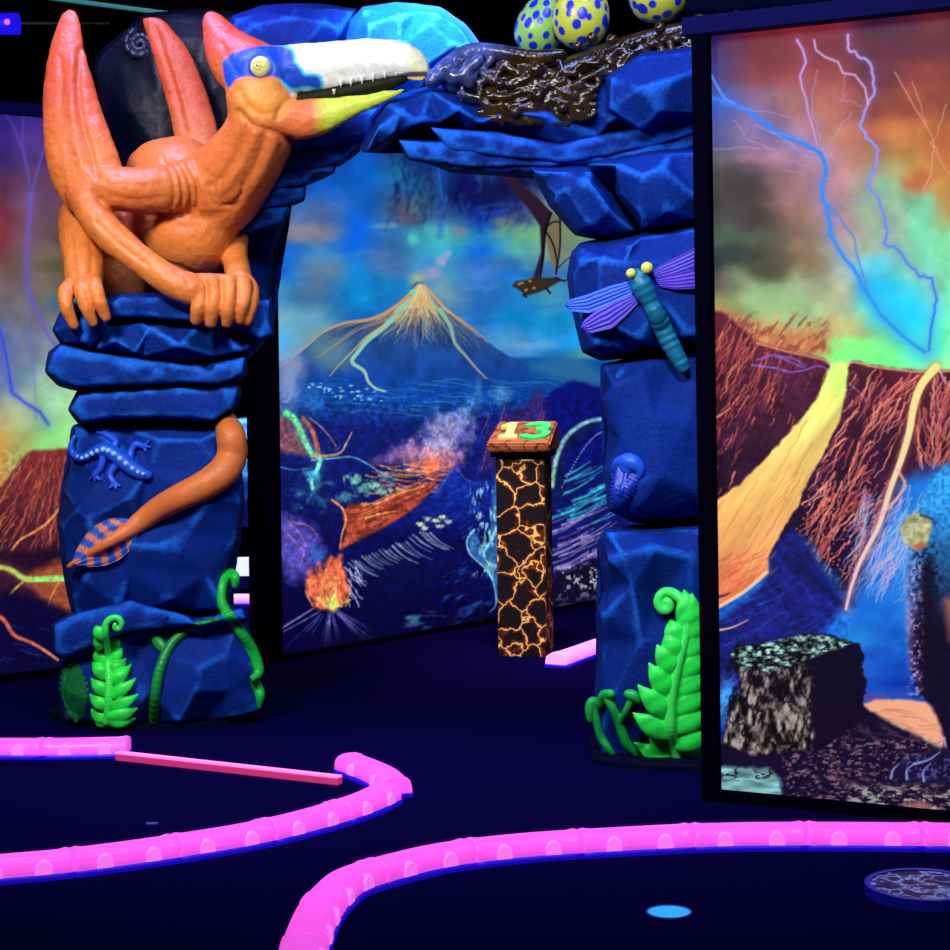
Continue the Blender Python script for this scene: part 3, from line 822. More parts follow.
for k in range(60):
    x0 = rng.uniform(365, 436); y0 = rng.uniform(464, 492)
    cv.line([(x0, y0), (x0 + 10, y0 + 2), (x0 + rng.uniform(16, 28), y0 + rng.uniform(-3, 4))], 1.8, .8, [(230, 130, 80), (220, 190, 130), (190, 60, 45), (235, 160, 100)][k % 4], rng.uniform(.4, .9))
# small crater at the left with its green flow
cv.poly([(275, 412), (290, 416), (302, 424), (312, 448), (318, 456), (300, 456), (275, 450)], (140, 84, 96), soft=2.5, rough=2, alpha=.9)
cv.texture((276, 412, 318, 456), (90, 40, 80), .52, .2, 55, .6, sx=2, sy=.6, ang=-.5)
cv.line([(303, 418), (312, 430), (317, 446), (318, 454)], 4, 5, (185, 95, 75), .9)
cv.line([(286, 413), (296, 421), (303, 438), (311, 452), (320, 458), (317, 470), (312, 480), (313, 490)], 6, 3, (95, 235, 150), .95, (130, 225, 210), glow=(3, (80, 190, 170), .4))
cv.line([(312, 456), (325, 456), (340, 453), (346, 444), (352, 432)], 3, 1.2, (205, 160, 110), .9)
cv.line([(310, 418), (322, 428), (330, 437), (336, 446)], 1.5, 1, (190, 150, 140), .8)
for r in (6,):
    cv.line([(334 + r * math.cos(t), 444 + r * math.sin(t)) for t in np.linspace(0, 6, 12)], 1, .8, (170, 140, 160), .3)
cv.line([(312, 460), (335, 458), (352, 457), (366, 463), (380, 472), (396, 480)], 1.8, 1.2, (110, 190, 225), .8)
cv.line([(276, 466), (295, 470), (312, 468)], 1.6, 1, (60, 140, 210), .8)
for (x, y, r, c) in [(355, 480, 8, (120, 205, 175)), (364, 488, 7, (100, 190, 170)), (376, 485, 8, (140, 210, 180)), (384, 492, 7, (150, 205, 160)), (312, 475, 9, (70, 170, 220)), (345, 496, 9, (60, 130, 150)), (322, 500, 10, (30, 80, 140)), (300, 492, 12, (20, 50, 130))]:
    cv.blob(x, y, r * 1.3, r * .7, c, .85, cloud=.9, seed=int(x), s=.25)
cv.texture((290, 470, 400, 515), (70, 150, 160), .58, .12, 57, .5)
# burning slope
cv.poly([(342, 512), (352, 503), (372, 505), (392, 493), (415, 488), (438, 480), (424, 500), (410, 512), (394, 522), (368, 536), (340, 550), (346, 530)], None, soft=1.5, rough=1.5, shade=lambda X, Y: np.array((168, 68, 50)) * (.35 + 1.1 * fbm(X * .1, Y * .18, 15)[..., None]))
for k in range(28):
    x0 = rng.uniform(350, 412); y0 = 536 - (x0 - 350) * .5 - rng.uniform(0, 24)
    cv.line([(x0, y0), (x0 + 12, y0 - 5), (x0 + 26, y0 - 12)], 1.3, .6, [(235, 140, 80), (140, 40, 40)][k % 2], .6)
cv.line([(362, 504), (378, 503), (398, 494), (424, 486)], 2.6, 1.5, (235, 150, 95), .9)
cv.line([(366, 518), (380, 514), (396, 511)], 2.6, 1, (245, 170, 90), .9)
cv.line([(332, 500), (342, 508), (346, 520), (342, 534), (340, 548)], 2.4, 1.5, (235, 150, 90), .95)
# blue slopes at the right
cv.poly([(430, 498), (444, 480), (456, 468), (468, 484), (490, 478), (510, 460), (560, 470), (560, 640), (420, 560), (350, 548), (400, 522)], None, soft=4, rough=3, shade=lambda X, Y: np.array((20, 52, 175)) * (1 - np.clip((Y - 470) / 70, 0, 1)[..., None]) + np.array((8, 10, 78)) * np.clip((Y - 470) / 70, 0, 1)[..., None])
cv.line([(438, 492), (448, 476), (456, 468), (464, 478), (476, 484)], 2.5, 1, (70, 90, 200), .7)
for k in range(40):
    x0 = rng.uniform(420, 500); y0 = rng.uniform(485, 540)
    cv.line([(x0, y0), (x0 + 12, y0 - 8), (x0 + 24, y0 - 12)], 1.2, .6, (30, 80, 200), rng.uniform(.15, .5))
for k in range(26):
    t = k / 25
    x0 = 345 + 85 * t; y0 = 566 - 36 * t + rng.uniform(-3, 3)
    L = rng.uniform(12, 24)
    cv.line([(x0, y0), (x0 + L * .5, y0 + L * .5 - 1), (x0 + L * 1.1, y0 + L * .75)], rng.uniform(1, 2.2), .5, (165, 190, 205), rng.uniform(.35, .85))
for k in range(14):
    x0 = rng.uniform(345, 362); y0 = rng.uniform(566, 600)
    cv.line([(x0, y0), (x0 + 3, y0 + 6), (x0 + rng.uniform(3, 10), y0 + 9)], 1.6, .7, (185, 195, 230), .8)
for (x, y) in [(420, 524), (428, 519), (436, 521), (442, 517), (448, 522), (425, 528), (440, 526)]:
    cv.blob(x, y, 5, 2.6, (205, 215, 160), .95, cloud=.7, seed=x, s=.3)
# fire cone at the lower left
cv.poly([(276, 512), (300, 520), (316, 532), (322, 552), (312, 575), (290, 580), (276, 560)], (92, 84, 195), soft=7, rough=6, alpha=.85)
cv.blob(318, 556, 14, 12, (60, 120, 225), .7, cloud=.5)
for pts in ([(286, 520), (300, 534), (306, 546)], [(292, 522), (308, 526), (318, 536)], [(284, 530), (298, 545), (304, 552), (300, 566)]):
    cv.line(pts, 1.6, 1, (190, 110, 150), .75)
fl = [(306, 584), (310, 568), (316, 574), (319, 562), (325, 570), (330, 556), (336, 560), (341, 552), (344, 572), (350, 590), (347, 602), (334, 611), (318, 608), (308, 596)]
cv.poly(fl, None, soft=2.5, rough=3, rs=.25, shade=lambda X, Y: np.array((240, 110, 72)) * (.62 + .7 * fbm(X * .15, Y * .08, 16)[..., None]))
for k in range(12):
    x0 = rng.uniform(312, 348); cv.line([(x0, 606), (x0 + rng.uniform(-8, 8), 590), (x0 + rng.uniform(-8, 6), rng.uniform(562, 580))], 2, .7, (250, 180, 110), .6)
cv.poly([(328, 606), (326, 596), (331, 602), (334, 594), (338, 606), (334, 612)], (200, 245, 110), soft=2)
cv.line([(318, 598), (330, 608), (350, 600)], 3, 2, (250, 200, 110), .8)
for k in range(34):
    a = rng.uniform(-1.15, 1.0); r0 = rng.uniform(8, 20); r1 = rng.uniform(28, 62)
    cv.line([(330 + math.sin(a) * r0, 606 + math.cos(a) * r0 * .8), (330 + math.sin(a) * (r0 + r1) / 2, 606 + math.cos(a) * (r0 + r1) * .42), (330 + math.sin(a) * r1 * 1.2, 606 + math.cos(a) * r1)], 1.2, .5, (110, 100, 180), rng.uniform(.25, .7))
cv.line([(282, 628), (298, 618), (314, 608)], 2, 1.5, (160, 150, 210), .7)
# the plant-eater behind the numbered post and the slope right of it
cv.texture((440, 560, 500, 640), (40, 110, 200), .60, .10, 81, .6, sx=.6, sy=1.8, ang=-.5)
cv.texture((400, 608, 500, 645), (90, 180, 210), .62, .14, 82, .8, sx=.4, sy=1.6)
for k in range(14):
    x0 = rng.uniform(400, 495); y0 = 640 - (x0 - 400) * .16 + rng.uniform(-6, 3)
    cv.line([(x0, y0), (x0 + 8, y0 - 2)], 1.8, .8, (150, 200, 230), .8)
cv.poly([(467, 540), (474, 530), (482, 546), (489, 542), (492, 500), (497, 470), (503, 470), (503, 612), (496, 600), (494, 584), (486, 570), (476, 560), (469, 552)], (42, 98, 165), soft=1.5, rough=1)
cv.texture((468, 480, 503, 580), (140, 205, 215), .55, .2, 83, .8, sx=2, sy=.6)
cv.line([(474, 530), (467, 540), (469, 552), (476, 560), (487, 570), (494, 584), (496, 604), (490, 612)], 1.8, 1.3, (150, 215, 235), .9)
cv.line([(482, 546), (486, 560), (494, 570)], 3, 1.5, (150, 220, 225), .8)
cv.line([(497, 528), (490, 542), (484, 552)], 4, 2, (130, 200, 220), .9)
cv.poly([(545, 475), (605, 465), (745, 450), (745, 600), (545, 600)], (14, 22, 98), soft=5)
for k in range(70):
    t = rng.random(); y0 = 470 + 100 * t + rng.uniform(-6, 6); x0 = rng.uniform(548, 600)
    c = (50, 180, 205) if t < .42 else (165, 140, 205)
    cv.line([(x0, y0 + 8), (x0 + 16, y0 + 2), (x0 + 34, y0 - 9)], rng.uniform(1.5, 4), .8, c, rng.uniform(.35, .85))
cv.line([(557, 492), (560, 464), (569, 443), (582, 431), (595, 425), (611, 424), (640, 428)], 13, 9, (16, 26, 84), 1)
cv.line([(552, 486), (556, 460), (565, 439), (579, 426), (594, 420), (611, 419), (640, 423)], 4.5, 3.5, (150, 200, 170), .95, (100, 180, 215), soft=1.2)
for k in range(26):
    t = k / 25; x0 = 559 + 42 * t; y0 = 484 - 56 * math.sin(t * 1.45)
    cv.blob(x0 + 3, y0 + 3, 1.3, 1.3, (150, 170, 190), .7)
cv.poly([(548, 578), (575, 566), (600, 556), (620, 570), (745, 580), (745, 612), (548, 612)], (20, 14, 46), soft=3, rough=5)
cv.texture((552, 560, 700, 604), (190, 180, 190), .60, .22, 84, .85, sharp=12)
cv.poly([(552, 610), (562, 604), (590, 603), (745, 590), (745, 604), (590, 612), (556, 614)], (215, 190, 150), soft=1.5, rough=2)
# bottom sinks into black ink
ix = cv.win(270, 560, 760, 760)
lim = 656 - (cv.X[ix] - 283) * .168
cv.mix(ix, (6, 3, 46), np.clip((cv.Y[ix] - lim + 22) / 20, 0, 1) * .8)
# the small flying reptile in front of the ash cloud
cv.poly([(500, 160), (512, 172), (524, 186), (538, 198), (552, 213), (546, 236), (543, 262), (538, 280), (533, 279), (541, 252), (540, 226), (528, 208), (512, 190), (498, 172)], (44, 26, 44), soft=1.2)
cv.poly([(552, 213), (560, 217), (560, 246), (556, 272), (551, 262), (546, 240)], (118, 108, 82), soft=1)
cv.line([(551, 213), (545, 232), (543, 258), (540, 278)], 2.6, 2, (18, 12, 22))
cv.line([(545, 230), (553, 244), (557, 262), (556, 272)], 1.8, 1.4, (18, 12, 22))
cv.line([(545, 228), (553, 222), (560, 222)], 1.8, 1.2, (18, 12, 22))
cv.line([(560, 214), (560, 246), (556, 274)], 2, 1.6, (34, 20, 26))
cv.line([(558, 268), (564, 262), (572, 256)], 1.2, .8, (40, 40, 40))
cv.poly([(512, 286), (516, 281), (526, 280), (534, 277), (546, 278), (556, 277), (562, 280), (550, 287), (540, 292), (526, 296), (522, 292)], (52, 42, 34), soft=1)
cv.line([(556, 278), (564, 281), (566, 280)], 2.2, 1.2, (26, 20, 24))
cv.line([(546, 288), (550, 293)], 2.4, 2, (26, 20, 24))
cv.line([(524, 295), (526, 297)], 3, 2, (26, 20, 24))
for (x, y) in [(519, 284), (530, 281), (534, 288), (526, 290), (522, 283)]:
    cv.blob(x, y, 2.6, 2, (190, 140, 70), .85)
cv.grain_in(.36, .22, 93, lambda X, Y: Y > 400); cv.grain_in(.3, .5, 94, lambda X, Y: Y > 390)
B_mesh = cv.mesh('print')

# ---------------------------------------------------------------- left-hand mural
def dleft(px): return 1.0 / (0.1297 - 4.8e-5 * px)
LA = xy(-55, dleft(-55)); LB = xy(222, dleft(222))
cv = Canvas(LA, LB, 0.03, 2.43, 0.0055)
rng = random.Random(5)
cv.base([-55, 0, 25, 50, 100, 245], [105, 150, 190, 230, 270, 310, 350, 380, 410, 440, 470], [
    [(44, 26, 118), (48, 28, 128), (54, 34, 148), (60, 36, 150), (60, 36, 140), (50, 30, 100)],
    [(44, 30, 100), (50, 34, 110), (74, 50, 130), (70, 45, 120), (60, 40, 100), (50, 30, 80)],
    [(90, 40, 70), (90, 45, 80), (100, 62, 100), (95, 60, 90), (90, 60, 80), (60, 60, 70)],
    [(125, 50, 50), (122, 50, 60), (112, 72, 82), (98, 72, 78), (90, 80, 70), (60, 80, 70)],
    [(112, 76, 72), (112, 82, 80), (112, 90, 84), (102, 90, 74), (82, 84, 60), (70, 100, 80)],
    [(108, 96, 100), (110, 100, 112), (112, 110, 118), (106, 112, 108), (76, 104, 96), (80, 140, 100)],
    [(96, 104, 146), (102, 110, 152), (116, 128, 160), (130, 150, 152), (120, 150, 140), (100, 180, 110)],
    [(92, 108, 160), (96, 112, 166), (120, 150, 165), (142, 182, 152), (140, 190, 150), (120, 200, 120)],
    [(150, 140, 110), (155, 150, 120), (160, 178, 132), (150, 202, 150), (150, 210, 150), (140, 210, 120)],
    [(180, 130, 66), (182, 142, 72), (170, 180, 100), (140, 222, 130), (150, 220, 130), (140, 200, 120)],
    [(180, 120, 60), (180, 130, 66), (165, 170, 90), (150, 200, 110), (150, 200, 110), (120, 170, 110)]], warp=12, seed=4, wscale=.03)
cv.grain(.2, .05, 21)
cv.blob(60, 265, 26, 12, (74, 70, 44), .6, cloud=.5); cv.blob(46, 250, 20, 10, (120, 100, 100), .5, cloud=.5); cv.blob(55, 305, 14, 14, (40, 90, 130), .5)
cv.line([(4, 110), (14, 128), (22, 148), (28, 172), (31, 200)], 1.6, 2, (100, 84, 205), .55, smooth=False, soft=1.6)
cv.line([(24, 112), (22, 140), (27, 168)], 1.4, 1.4, (96, 80, 200), .55, smooth=False, soft=1.6)
cv.line([(50, 135), (42, 155), (36, 175), (31, 200)], 1.6, 1.8, (110, 90, 210), .55, smooth=False, soft=1.6)
cv.line([(31, 196), (29, 225), (27, 250), (26, 285), (34, 305), (40, 318), (48, 335), (58, 350)], 3.2, 2, (98, 82, 205), .7, smooth=False, soft=1.6, glow=(4, (110, 90, 180), .4))
cv.line([(27, 285), (28, 330), (34, 370), (36, 420)], 1.5, 1, (90, 110, 210), .55, smooth=False, soft=1.6)
cv.line([(-20, 300), (0, 330), (6, 355), (12, 392), (24, 402), (40, 412), (48, 424)], 2.6, 2.6, (44, 62, 215), .8, smooth=False, soft=1.3, glow=(4, (70, 100, 210), .4))
cv.line([(0, 345), (4, 372), (14, 396)], 1.6, 1.6, (60, 84, 220), .55, smooth=False, soft=1.6)
mtn = [(-60, 515), (-20, 500), (2, 486), (14, 470), (24, 456), (34, 450), (52, 450), (70, 448), (110, 444), (250, 470), (250, 690), (-60, 690)]
cv.poly(mtn, None, soft=2, rough=1.5, shade=lambda X, Y: np.array((120, 44, 46)) * (1 - np.clip((Y - 460) / 110, 0, 1)[..., None]) + np.array((48, 16, 42)) * np.clip((Y - 460) / 110, 0, 1)[..., None])
rivulets(cv, rng, 150, lambda: (rng.uniform(-20, 100), rng.uniform(450, 545)), lambda x, y: (-0.55 + (x - 20) * .012, 1.0), 40, 1.4, [(190, 90, 60), (170, 70, 55), (205, 120, 80)], (.4, .85), .35, lambda x, y: y < 552 and pip(x, y, mtn))
cv.line([(62, 505), (48, 522), (34, 532), (20, 540), (12, 550)], 2.5, 2, (235, 150, 80), .95)
cv.poly([(-60, 556), (10, 552), (60, 548), (110, 545), (110, 572), (60, 574), (20, 572), (-60, 562)], (34, 12, 36), soft=4, rough=3)
cv.poly([(20, 578), (60, 560), (110, 552), (110, 620), (70, 612), (40, 598)], (165, 80, 50), soft=4, rough=4, alpha=.9)
cv.line([(-55, 560), (0, 567), (14, 572), (26, 579), (44, 579), (64, 578), (100, 574)], 4, 6, (205, 190, 90), 1, (110, 245, 120), glow=(3, (190, 100, 60), .5))
cv.line([(26, 579), (14, 590), (4, 600)], 2.6, 1.5, (200, 190, 90), .9)
cv.line([(60, 580), (52, 595), (48, 606)], 2, 1.2, (225, 140, 70), .8)
cv.poly([(-60, 600), (10, 592), (40, 600), (70, 615), (110, 625), (250, 560), (250, 700), (-60, 700)], (10, 5, 52), soft=5, rough=4)
cv.line([(-10, 612), (4, 620), (14, 635), (30, 642), (44, 650), (58, 660)], 4, 2, (215, 84, 62), .95, (235, 150, 100))
for k in range(12):
    x0 = rng.uniform(-20, 40); y0 = rng.uniform(625, 668)
    cv.line([(x0, y0), (x0 + 12, y0 + 3)], 1.2, .6, (40, 70, 180), .5)
cv.texture((226, 370, 246, 425), (20, 20, 40), .5, .2, 91, .9)
cv.grain_in(.3, .3, 95, lambda X, Y: Y > 450)
L_mesh = cv.mesh('print')


def mural(label, me, A, B, z0, z1, group, rail, posts, rail_m, base_h, overhang=(0, 0)):
    """a printed panel on posts under a top rail: print, back board, posts, rails"""
    A = Vector((A[0], A[1], 0)); B = Vector((B[0], B[1], 0)); t = (B - A).normalized(); nrm = Vector((t.y, -t.x, 0))
    root = thing('mural_panel', label, 'mural', (A + B) / 2, group)
    pr = part('print', me, M_print, root)
    zc = (z0 + z1) / 2
    back = bar_mesh('back_board', A - nrm * 0.022 + Vector((0, 0, zc)), B - nrm * 0.022 + Vector((0, 0, zc)), 0.036, z1 - z0)
    part('back_board', back, M_frame, root)
    top = bar_mesh('top_rail', A - t * overhang[0] + Vector((0, 0, z1 + rail / 2)), B + t * overhang[1] + Vector((0, 0, z1 + rail / 2)), 0.10, rail, 0.004)
    part('top_rail', top, rail_m, root)
    if base_h > 0:
        bot = bar_mesh('bottom_rail', A + Vector((0, 0, base_h / 2)), B + Vector((0, 0, base_h / 2)), 0.07, base_h, 0.003)
        part('bottom_rail', bot, M_frame, root)
    for end, w, dpt in posts:
        c = (A - t * (w / 2)) if end == 0 else (B + t * (w / 2))
        bm = bmesh.new(); bm_box(bm, (-w / 2, -dpt / 2, 0), (w / 2, dpt / 2, z1))
        M = Matrix((t, -nrm, Vector((0, 0, 1)))).transposed().to_4x4(); M.translation = c
        bmesh.ops.transform(bm, matrix=M, verts=bm.verts)
        part('post', mesh_bm('post', bm), M_frame, root)
    return root


MG = 'printed volcano murals'
mural('printed mural of lightning over a lava-streaked volcano and a square boulder', R_mesh, RA, RB, 0.03, 2.265, MG, 0.055, [(0, 0.048, 0.08), (1, 0.048, 0.08)], M_rail, 0.028, (0.075, 0.05))
mural('printed mural of a blue sea volcano seen through the rock arch', B_mesh, BA, BB, 0.02, 2.55, MG, 0.05, [(0, 0.14, 0.07), (1, 0.14, 0.07)], M_frame, 0.018)
mural('dim printed mural of violet lightning and a red volcano behind the orange pterosaur pier', L_mesh, LA, LB, 0.03, 2.43, MG, 0.05, [(0, 0.05, 0.08), (1, 0.03, 0.06)], M_rail, 0.028)
# ================================================================== the painted rock arch
M_rock = mat('blue painted rock', attr=True, rough=0.75, spec=0.12, bump=(90, 0.35), mottle=0.30, mscale=70)
M_dark = mat('dark glossy rock', attr=True, rough=0.45, spec=0.25, bump=(60, 0.15), mottle=0.3, mscale=50)  # darker and glossier than the blue rock
ROCKS = []   # (V, T) for finding the sculpted surface


def rock_mesh(name, out, d, thick, inner=(), seed=1, inset=5.0, edge=0.017, amp=0.004, base=(4, 41, 130), ridge=(23, 100, 218), sm=1, back=0.9):
    """A faceted boulder: out = outline seen from the front (photo points) at its mid depth d, inner = knuckles of the front face
    (x, y, metres nearer than the face); the back mirrors it roughly. Real thickness thick metres."""
    rng = random.Random(seed)
    slab = name in ('ledge_slab', 'rock_shard', 'strata_slab')
    gap_ = 15 if slab else 30
    dense = []
    for i in range(len(out)):                       # break long edges so that the chamfer follows the outline
        a_ = np.array(out[i], dtype=float); b_ = np.array(out[(i + 1) % len(out)], dtype=float)
        k_ = max(1, int(round(np.hypot(*(b_ - a_)) / gap_)))
        for t_ in range(k_):
            p_ = a_ + (b_ - a_) * t_ / k_
            if t_: p_ = p_ + np.array((rng.uniform(-1.2, 1.2), rng.uniform(-1.2, 1.2))) * (.4 if slab else 1)
            dense.append((float(p_[0]), float(p_[1])))
    out = dense
    c = np.mean(np.array(out, dtype=float), axis=0)
    vs2 = [Vector((p[0], p[1])) for p in out]; n = len(out)
    sgn = 1.0 if sum(out[i][0] * out[(i + 1) % n][1] - out[(i + 1) % n][0] * out[i][1] for i in range(n)) > 0 else -1.0
    dep = [d + rng.uniform(-.02, .02) for _ in out]
    R = np.array(out, dtype=float) - c
    slab = name in ('ledge_slab', 'rock_shard', 'strata_slab')
    for i, p in enumerate(out):                     # shoulder ring
        r = np.hypot(*R[i]) + 1e-6
        a_ = np.array(out[i - 1]); b_ = np.array(out[(i + 1) % n]); e_ = (b_ - a_) / (np.hypot(*(b_ - a_)) + 1e-6)
        n_ = np.array((-e_[1], e_[0])) * sgn
        q = np.array(p) + n_ * inset * rng.uniform(.75, 1.35)
        if not pip(q[0], q[1], out): continue
        vs2.append(Vector(q)); dep.append(d - thick * 0.5 * (rng.uniform(.95, 1.0) if slab else rng.uniform(.74, .95)))
    slab = name in ('ledge_slab', 'rock_shard', 'strata_slab')
    if slab:
        inner = ()
        xs_ = np.arange(min(p[0] for p in out) + 18, max(p[0] for p in out) - 10, 24)
        pg = [tuple(p) for p in out]
        for x_ in xs_:
            ys_ = [y for y in np.arange(min(p[1] for p in out), max(p[1] for p in out), 1.0) if pip(x_, y, pg)]
            if len(ys_) > 6:
                vs2.append(Vector((x_ + rng.uniform(-5, 5), ys_[0] + (ys_[-1] - ys_[0]) * rng.uniform(.35, .65)))); dep.append(d - thick * 0.5 * rng.uniform(.97, 1.03))
    for q in inner:
        vs2.append(Vector((q[0], q[1]))); dep.append(d - thick * 0.5 - (q[2] if len(q) > 2 else 0))
    res = geometry.delaunay_2d_cdt(vs2, [(i, (i + 1) % n) for i in range(n)], [list(range(n))], 1, 0.4, True)
    v2, e2, f2, ov = res[0], res[1], res[2], res[3]
    bm = bmesh.new(); vv = []
    rim = {}
    for k, p in enumerate(v2):
        src = ov[k][0] if len(ov[k]) else None
        dd = dep[src] if src is not None else d - thick * .3
        vv.append(bm.verts.new(P(p[0], p[1], dd)))
        if src is not None and src < n: rim[src] = vv[-1]
    for f in f2:
        if len(f) >= 3:
            try: bm.faces.new([vv[i] for i in f])
            except ValueError: pass
    # sides and back
    ring2 = []
    for i in range(n):
        q = c + R[i] * back
        ring2.append(bm.verts.new(P(q[0], q[1], d + thick * 0.5 * rng.uniform(.8, 1))))
    for i in range(n):
        j = (i + 1) % n
        if i in rim and j in rim:
            try: bm.faces.new([rim[i], rim[j], ring2[j], ring2[i]])
            except ValueError: pass
    try: bm.faces.new(ring2)
    except ValueError: pass
    bmesh.ops.triangulate(bm, faces=bm.faces[:])
    bmesh.ops.recalc_face_normals(bm, faces=bm.faces[:])
    lim = edge * 1.6
    for _ in range(7):
        es = [e for e in bm.edges if e.calc_length() > lim]
        if not es: break
        bmesh.ops.subdivide_edges(bm, edges=es, cuts=1)
        bmesh.ops.triangulate(bm, faces=[f for f in bm.faces if len(f.verts) > 3])
    bm.verts.index_update()
    V = np.array([v.co[:] for v in bm.verts]); Q = np.array([[v.index for v in f.verts] for f in bm.faces])
    bm.free()
    for _ in range(sm + 2 * slab): V = laplace(V, Q, 0.5)
    N = normals(V, Q)
    nz = noise3(V, 3.2, seed * 1.7) * 1.3 + np.abs(noise3(V, 7.0, seed * 2.1)) * 0.6
    V = V + N * (nz * amp)[:, None]
    N = normals(V, Q)
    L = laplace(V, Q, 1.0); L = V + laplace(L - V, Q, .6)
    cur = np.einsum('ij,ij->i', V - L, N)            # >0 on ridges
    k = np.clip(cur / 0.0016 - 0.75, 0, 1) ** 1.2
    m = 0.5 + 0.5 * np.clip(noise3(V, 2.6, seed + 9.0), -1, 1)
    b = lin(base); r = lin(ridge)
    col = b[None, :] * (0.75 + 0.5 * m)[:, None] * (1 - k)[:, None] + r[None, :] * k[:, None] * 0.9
    cre = np.clip(-cur / 0.003, 0, 1)
    ROCKS.append((V, Q))
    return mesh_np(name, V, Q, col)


arch_base = G(430, 745); arch_base.z = 0
ARCH = thing('rock_arch', 'tall blue painted rock arch over the walkway, two stacked piers and a boulder lintel', 'rock arch', arch_base)


def rock(name, *a, m=None, parent=None, label=None, **k):
    return part(name, rock_mesh(name, *a, **k), m or M_rock, parent or ARCH, label)


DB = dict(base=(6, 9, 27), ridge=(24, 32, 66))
# ---- left pier, from the floor up
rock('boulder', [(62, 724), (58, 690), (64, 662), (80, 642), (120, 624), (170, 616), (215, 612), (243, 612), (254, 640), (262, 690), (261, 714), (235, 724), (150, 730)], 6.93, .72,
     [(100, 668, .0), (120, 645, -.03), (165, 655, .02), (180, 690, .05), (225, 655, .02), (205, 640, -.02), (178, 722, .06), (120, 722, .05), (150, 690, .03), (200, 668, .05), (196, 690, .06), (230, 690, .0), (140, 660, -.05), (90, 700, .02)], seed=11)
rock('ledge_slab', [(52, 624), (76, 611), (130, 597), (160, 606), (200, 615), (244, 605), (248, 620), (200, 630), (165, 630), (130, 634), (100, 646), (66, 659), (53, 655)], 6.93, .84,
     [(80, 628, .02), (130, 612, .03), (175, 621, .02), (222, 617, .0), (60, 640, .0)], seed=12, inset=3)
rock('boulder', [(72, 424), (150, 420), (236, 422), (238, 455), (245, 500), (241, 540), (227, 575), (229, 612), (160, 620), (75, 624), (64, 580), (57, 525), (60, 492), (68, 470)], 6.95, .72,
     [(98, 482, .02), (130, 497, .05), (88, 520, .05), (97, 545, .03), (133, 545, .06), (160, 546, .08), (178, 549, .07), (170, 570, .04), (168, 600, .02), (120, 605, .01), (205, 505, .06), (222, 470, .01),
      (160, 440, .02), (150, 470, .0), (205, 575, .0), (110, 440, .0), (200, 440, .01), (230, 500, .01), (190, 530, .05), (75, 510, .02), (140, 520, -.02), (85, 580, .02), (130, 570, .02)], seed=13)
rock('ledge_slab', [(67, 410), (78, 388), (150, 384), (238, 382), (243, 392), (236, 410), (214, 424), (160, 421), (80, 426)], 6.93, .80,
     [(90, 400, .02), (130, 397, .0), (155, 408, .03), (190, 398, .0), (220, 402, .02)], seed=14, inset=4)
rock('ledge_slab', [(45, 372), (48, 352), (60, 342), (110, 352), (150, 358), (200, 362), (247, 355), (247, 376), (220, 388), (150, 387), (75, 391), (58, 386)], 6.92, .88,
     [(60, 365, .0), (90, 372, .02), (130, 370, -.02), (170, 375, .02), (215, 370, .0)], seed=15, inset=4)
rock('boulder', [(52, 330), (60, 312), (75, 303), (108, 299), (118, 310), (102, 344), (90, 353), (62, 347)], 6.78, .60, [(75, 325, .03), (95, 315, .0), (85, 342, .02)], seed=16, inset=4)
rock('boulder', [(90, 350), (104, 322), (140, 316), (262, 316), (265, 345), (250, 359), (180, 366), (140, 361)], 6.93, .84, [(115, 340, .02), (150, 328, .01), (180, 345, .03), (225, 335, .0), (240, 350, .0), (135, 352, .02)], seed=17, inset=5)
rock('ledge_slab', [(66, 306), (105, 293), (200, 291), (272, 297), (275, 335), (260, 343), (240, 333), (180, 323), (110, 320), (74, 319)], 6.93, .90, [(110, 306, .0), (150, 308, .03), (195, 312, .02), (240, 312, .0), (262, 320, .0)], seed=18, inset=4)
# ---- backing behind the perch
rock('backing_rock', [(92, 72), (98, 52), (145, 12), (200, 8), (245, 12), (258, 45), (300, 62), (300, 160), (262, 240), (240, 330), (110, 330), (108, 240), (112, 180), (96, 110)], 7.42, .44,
     [(120, 60, .0), (150, 42, .05), (160, 90, .06), (130, 110, .04), (200, 40, .02), (230, 60, .05), (200, 110, .02), (160, 160, .04), (240, 130, .0), (190, 200, .0)], m=M_dark, seed=21, label='dark rock behind the wings', **DB)
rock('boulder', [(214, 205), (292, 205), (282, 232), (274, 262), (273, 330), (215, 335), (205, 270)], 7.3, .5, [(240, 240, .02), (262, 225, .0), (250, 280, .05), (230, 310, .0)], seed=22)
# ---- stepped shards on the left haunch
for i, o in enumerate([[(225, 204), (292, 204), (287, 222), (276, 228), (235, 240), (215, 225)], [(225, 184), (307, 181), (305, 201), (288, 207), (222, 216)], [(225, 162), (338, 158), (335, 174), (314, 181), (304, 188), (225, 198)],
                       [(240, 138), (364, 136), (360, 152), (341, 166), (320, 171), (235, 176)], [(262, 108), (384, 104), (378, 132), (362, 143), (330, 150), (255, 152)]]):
    rock('rock_shard', o, 7.06 - .03 * i, .62, [(np.mean([p[0] for p in o]) + 14, np.mean([p[1] for p in o]), .02), (np.mean([p[0] for p in o]) - 20, np.mean([p[1] for p in o]) + 2, .0)], seed=30 + i, inset=3, base=(6, 26, 108))
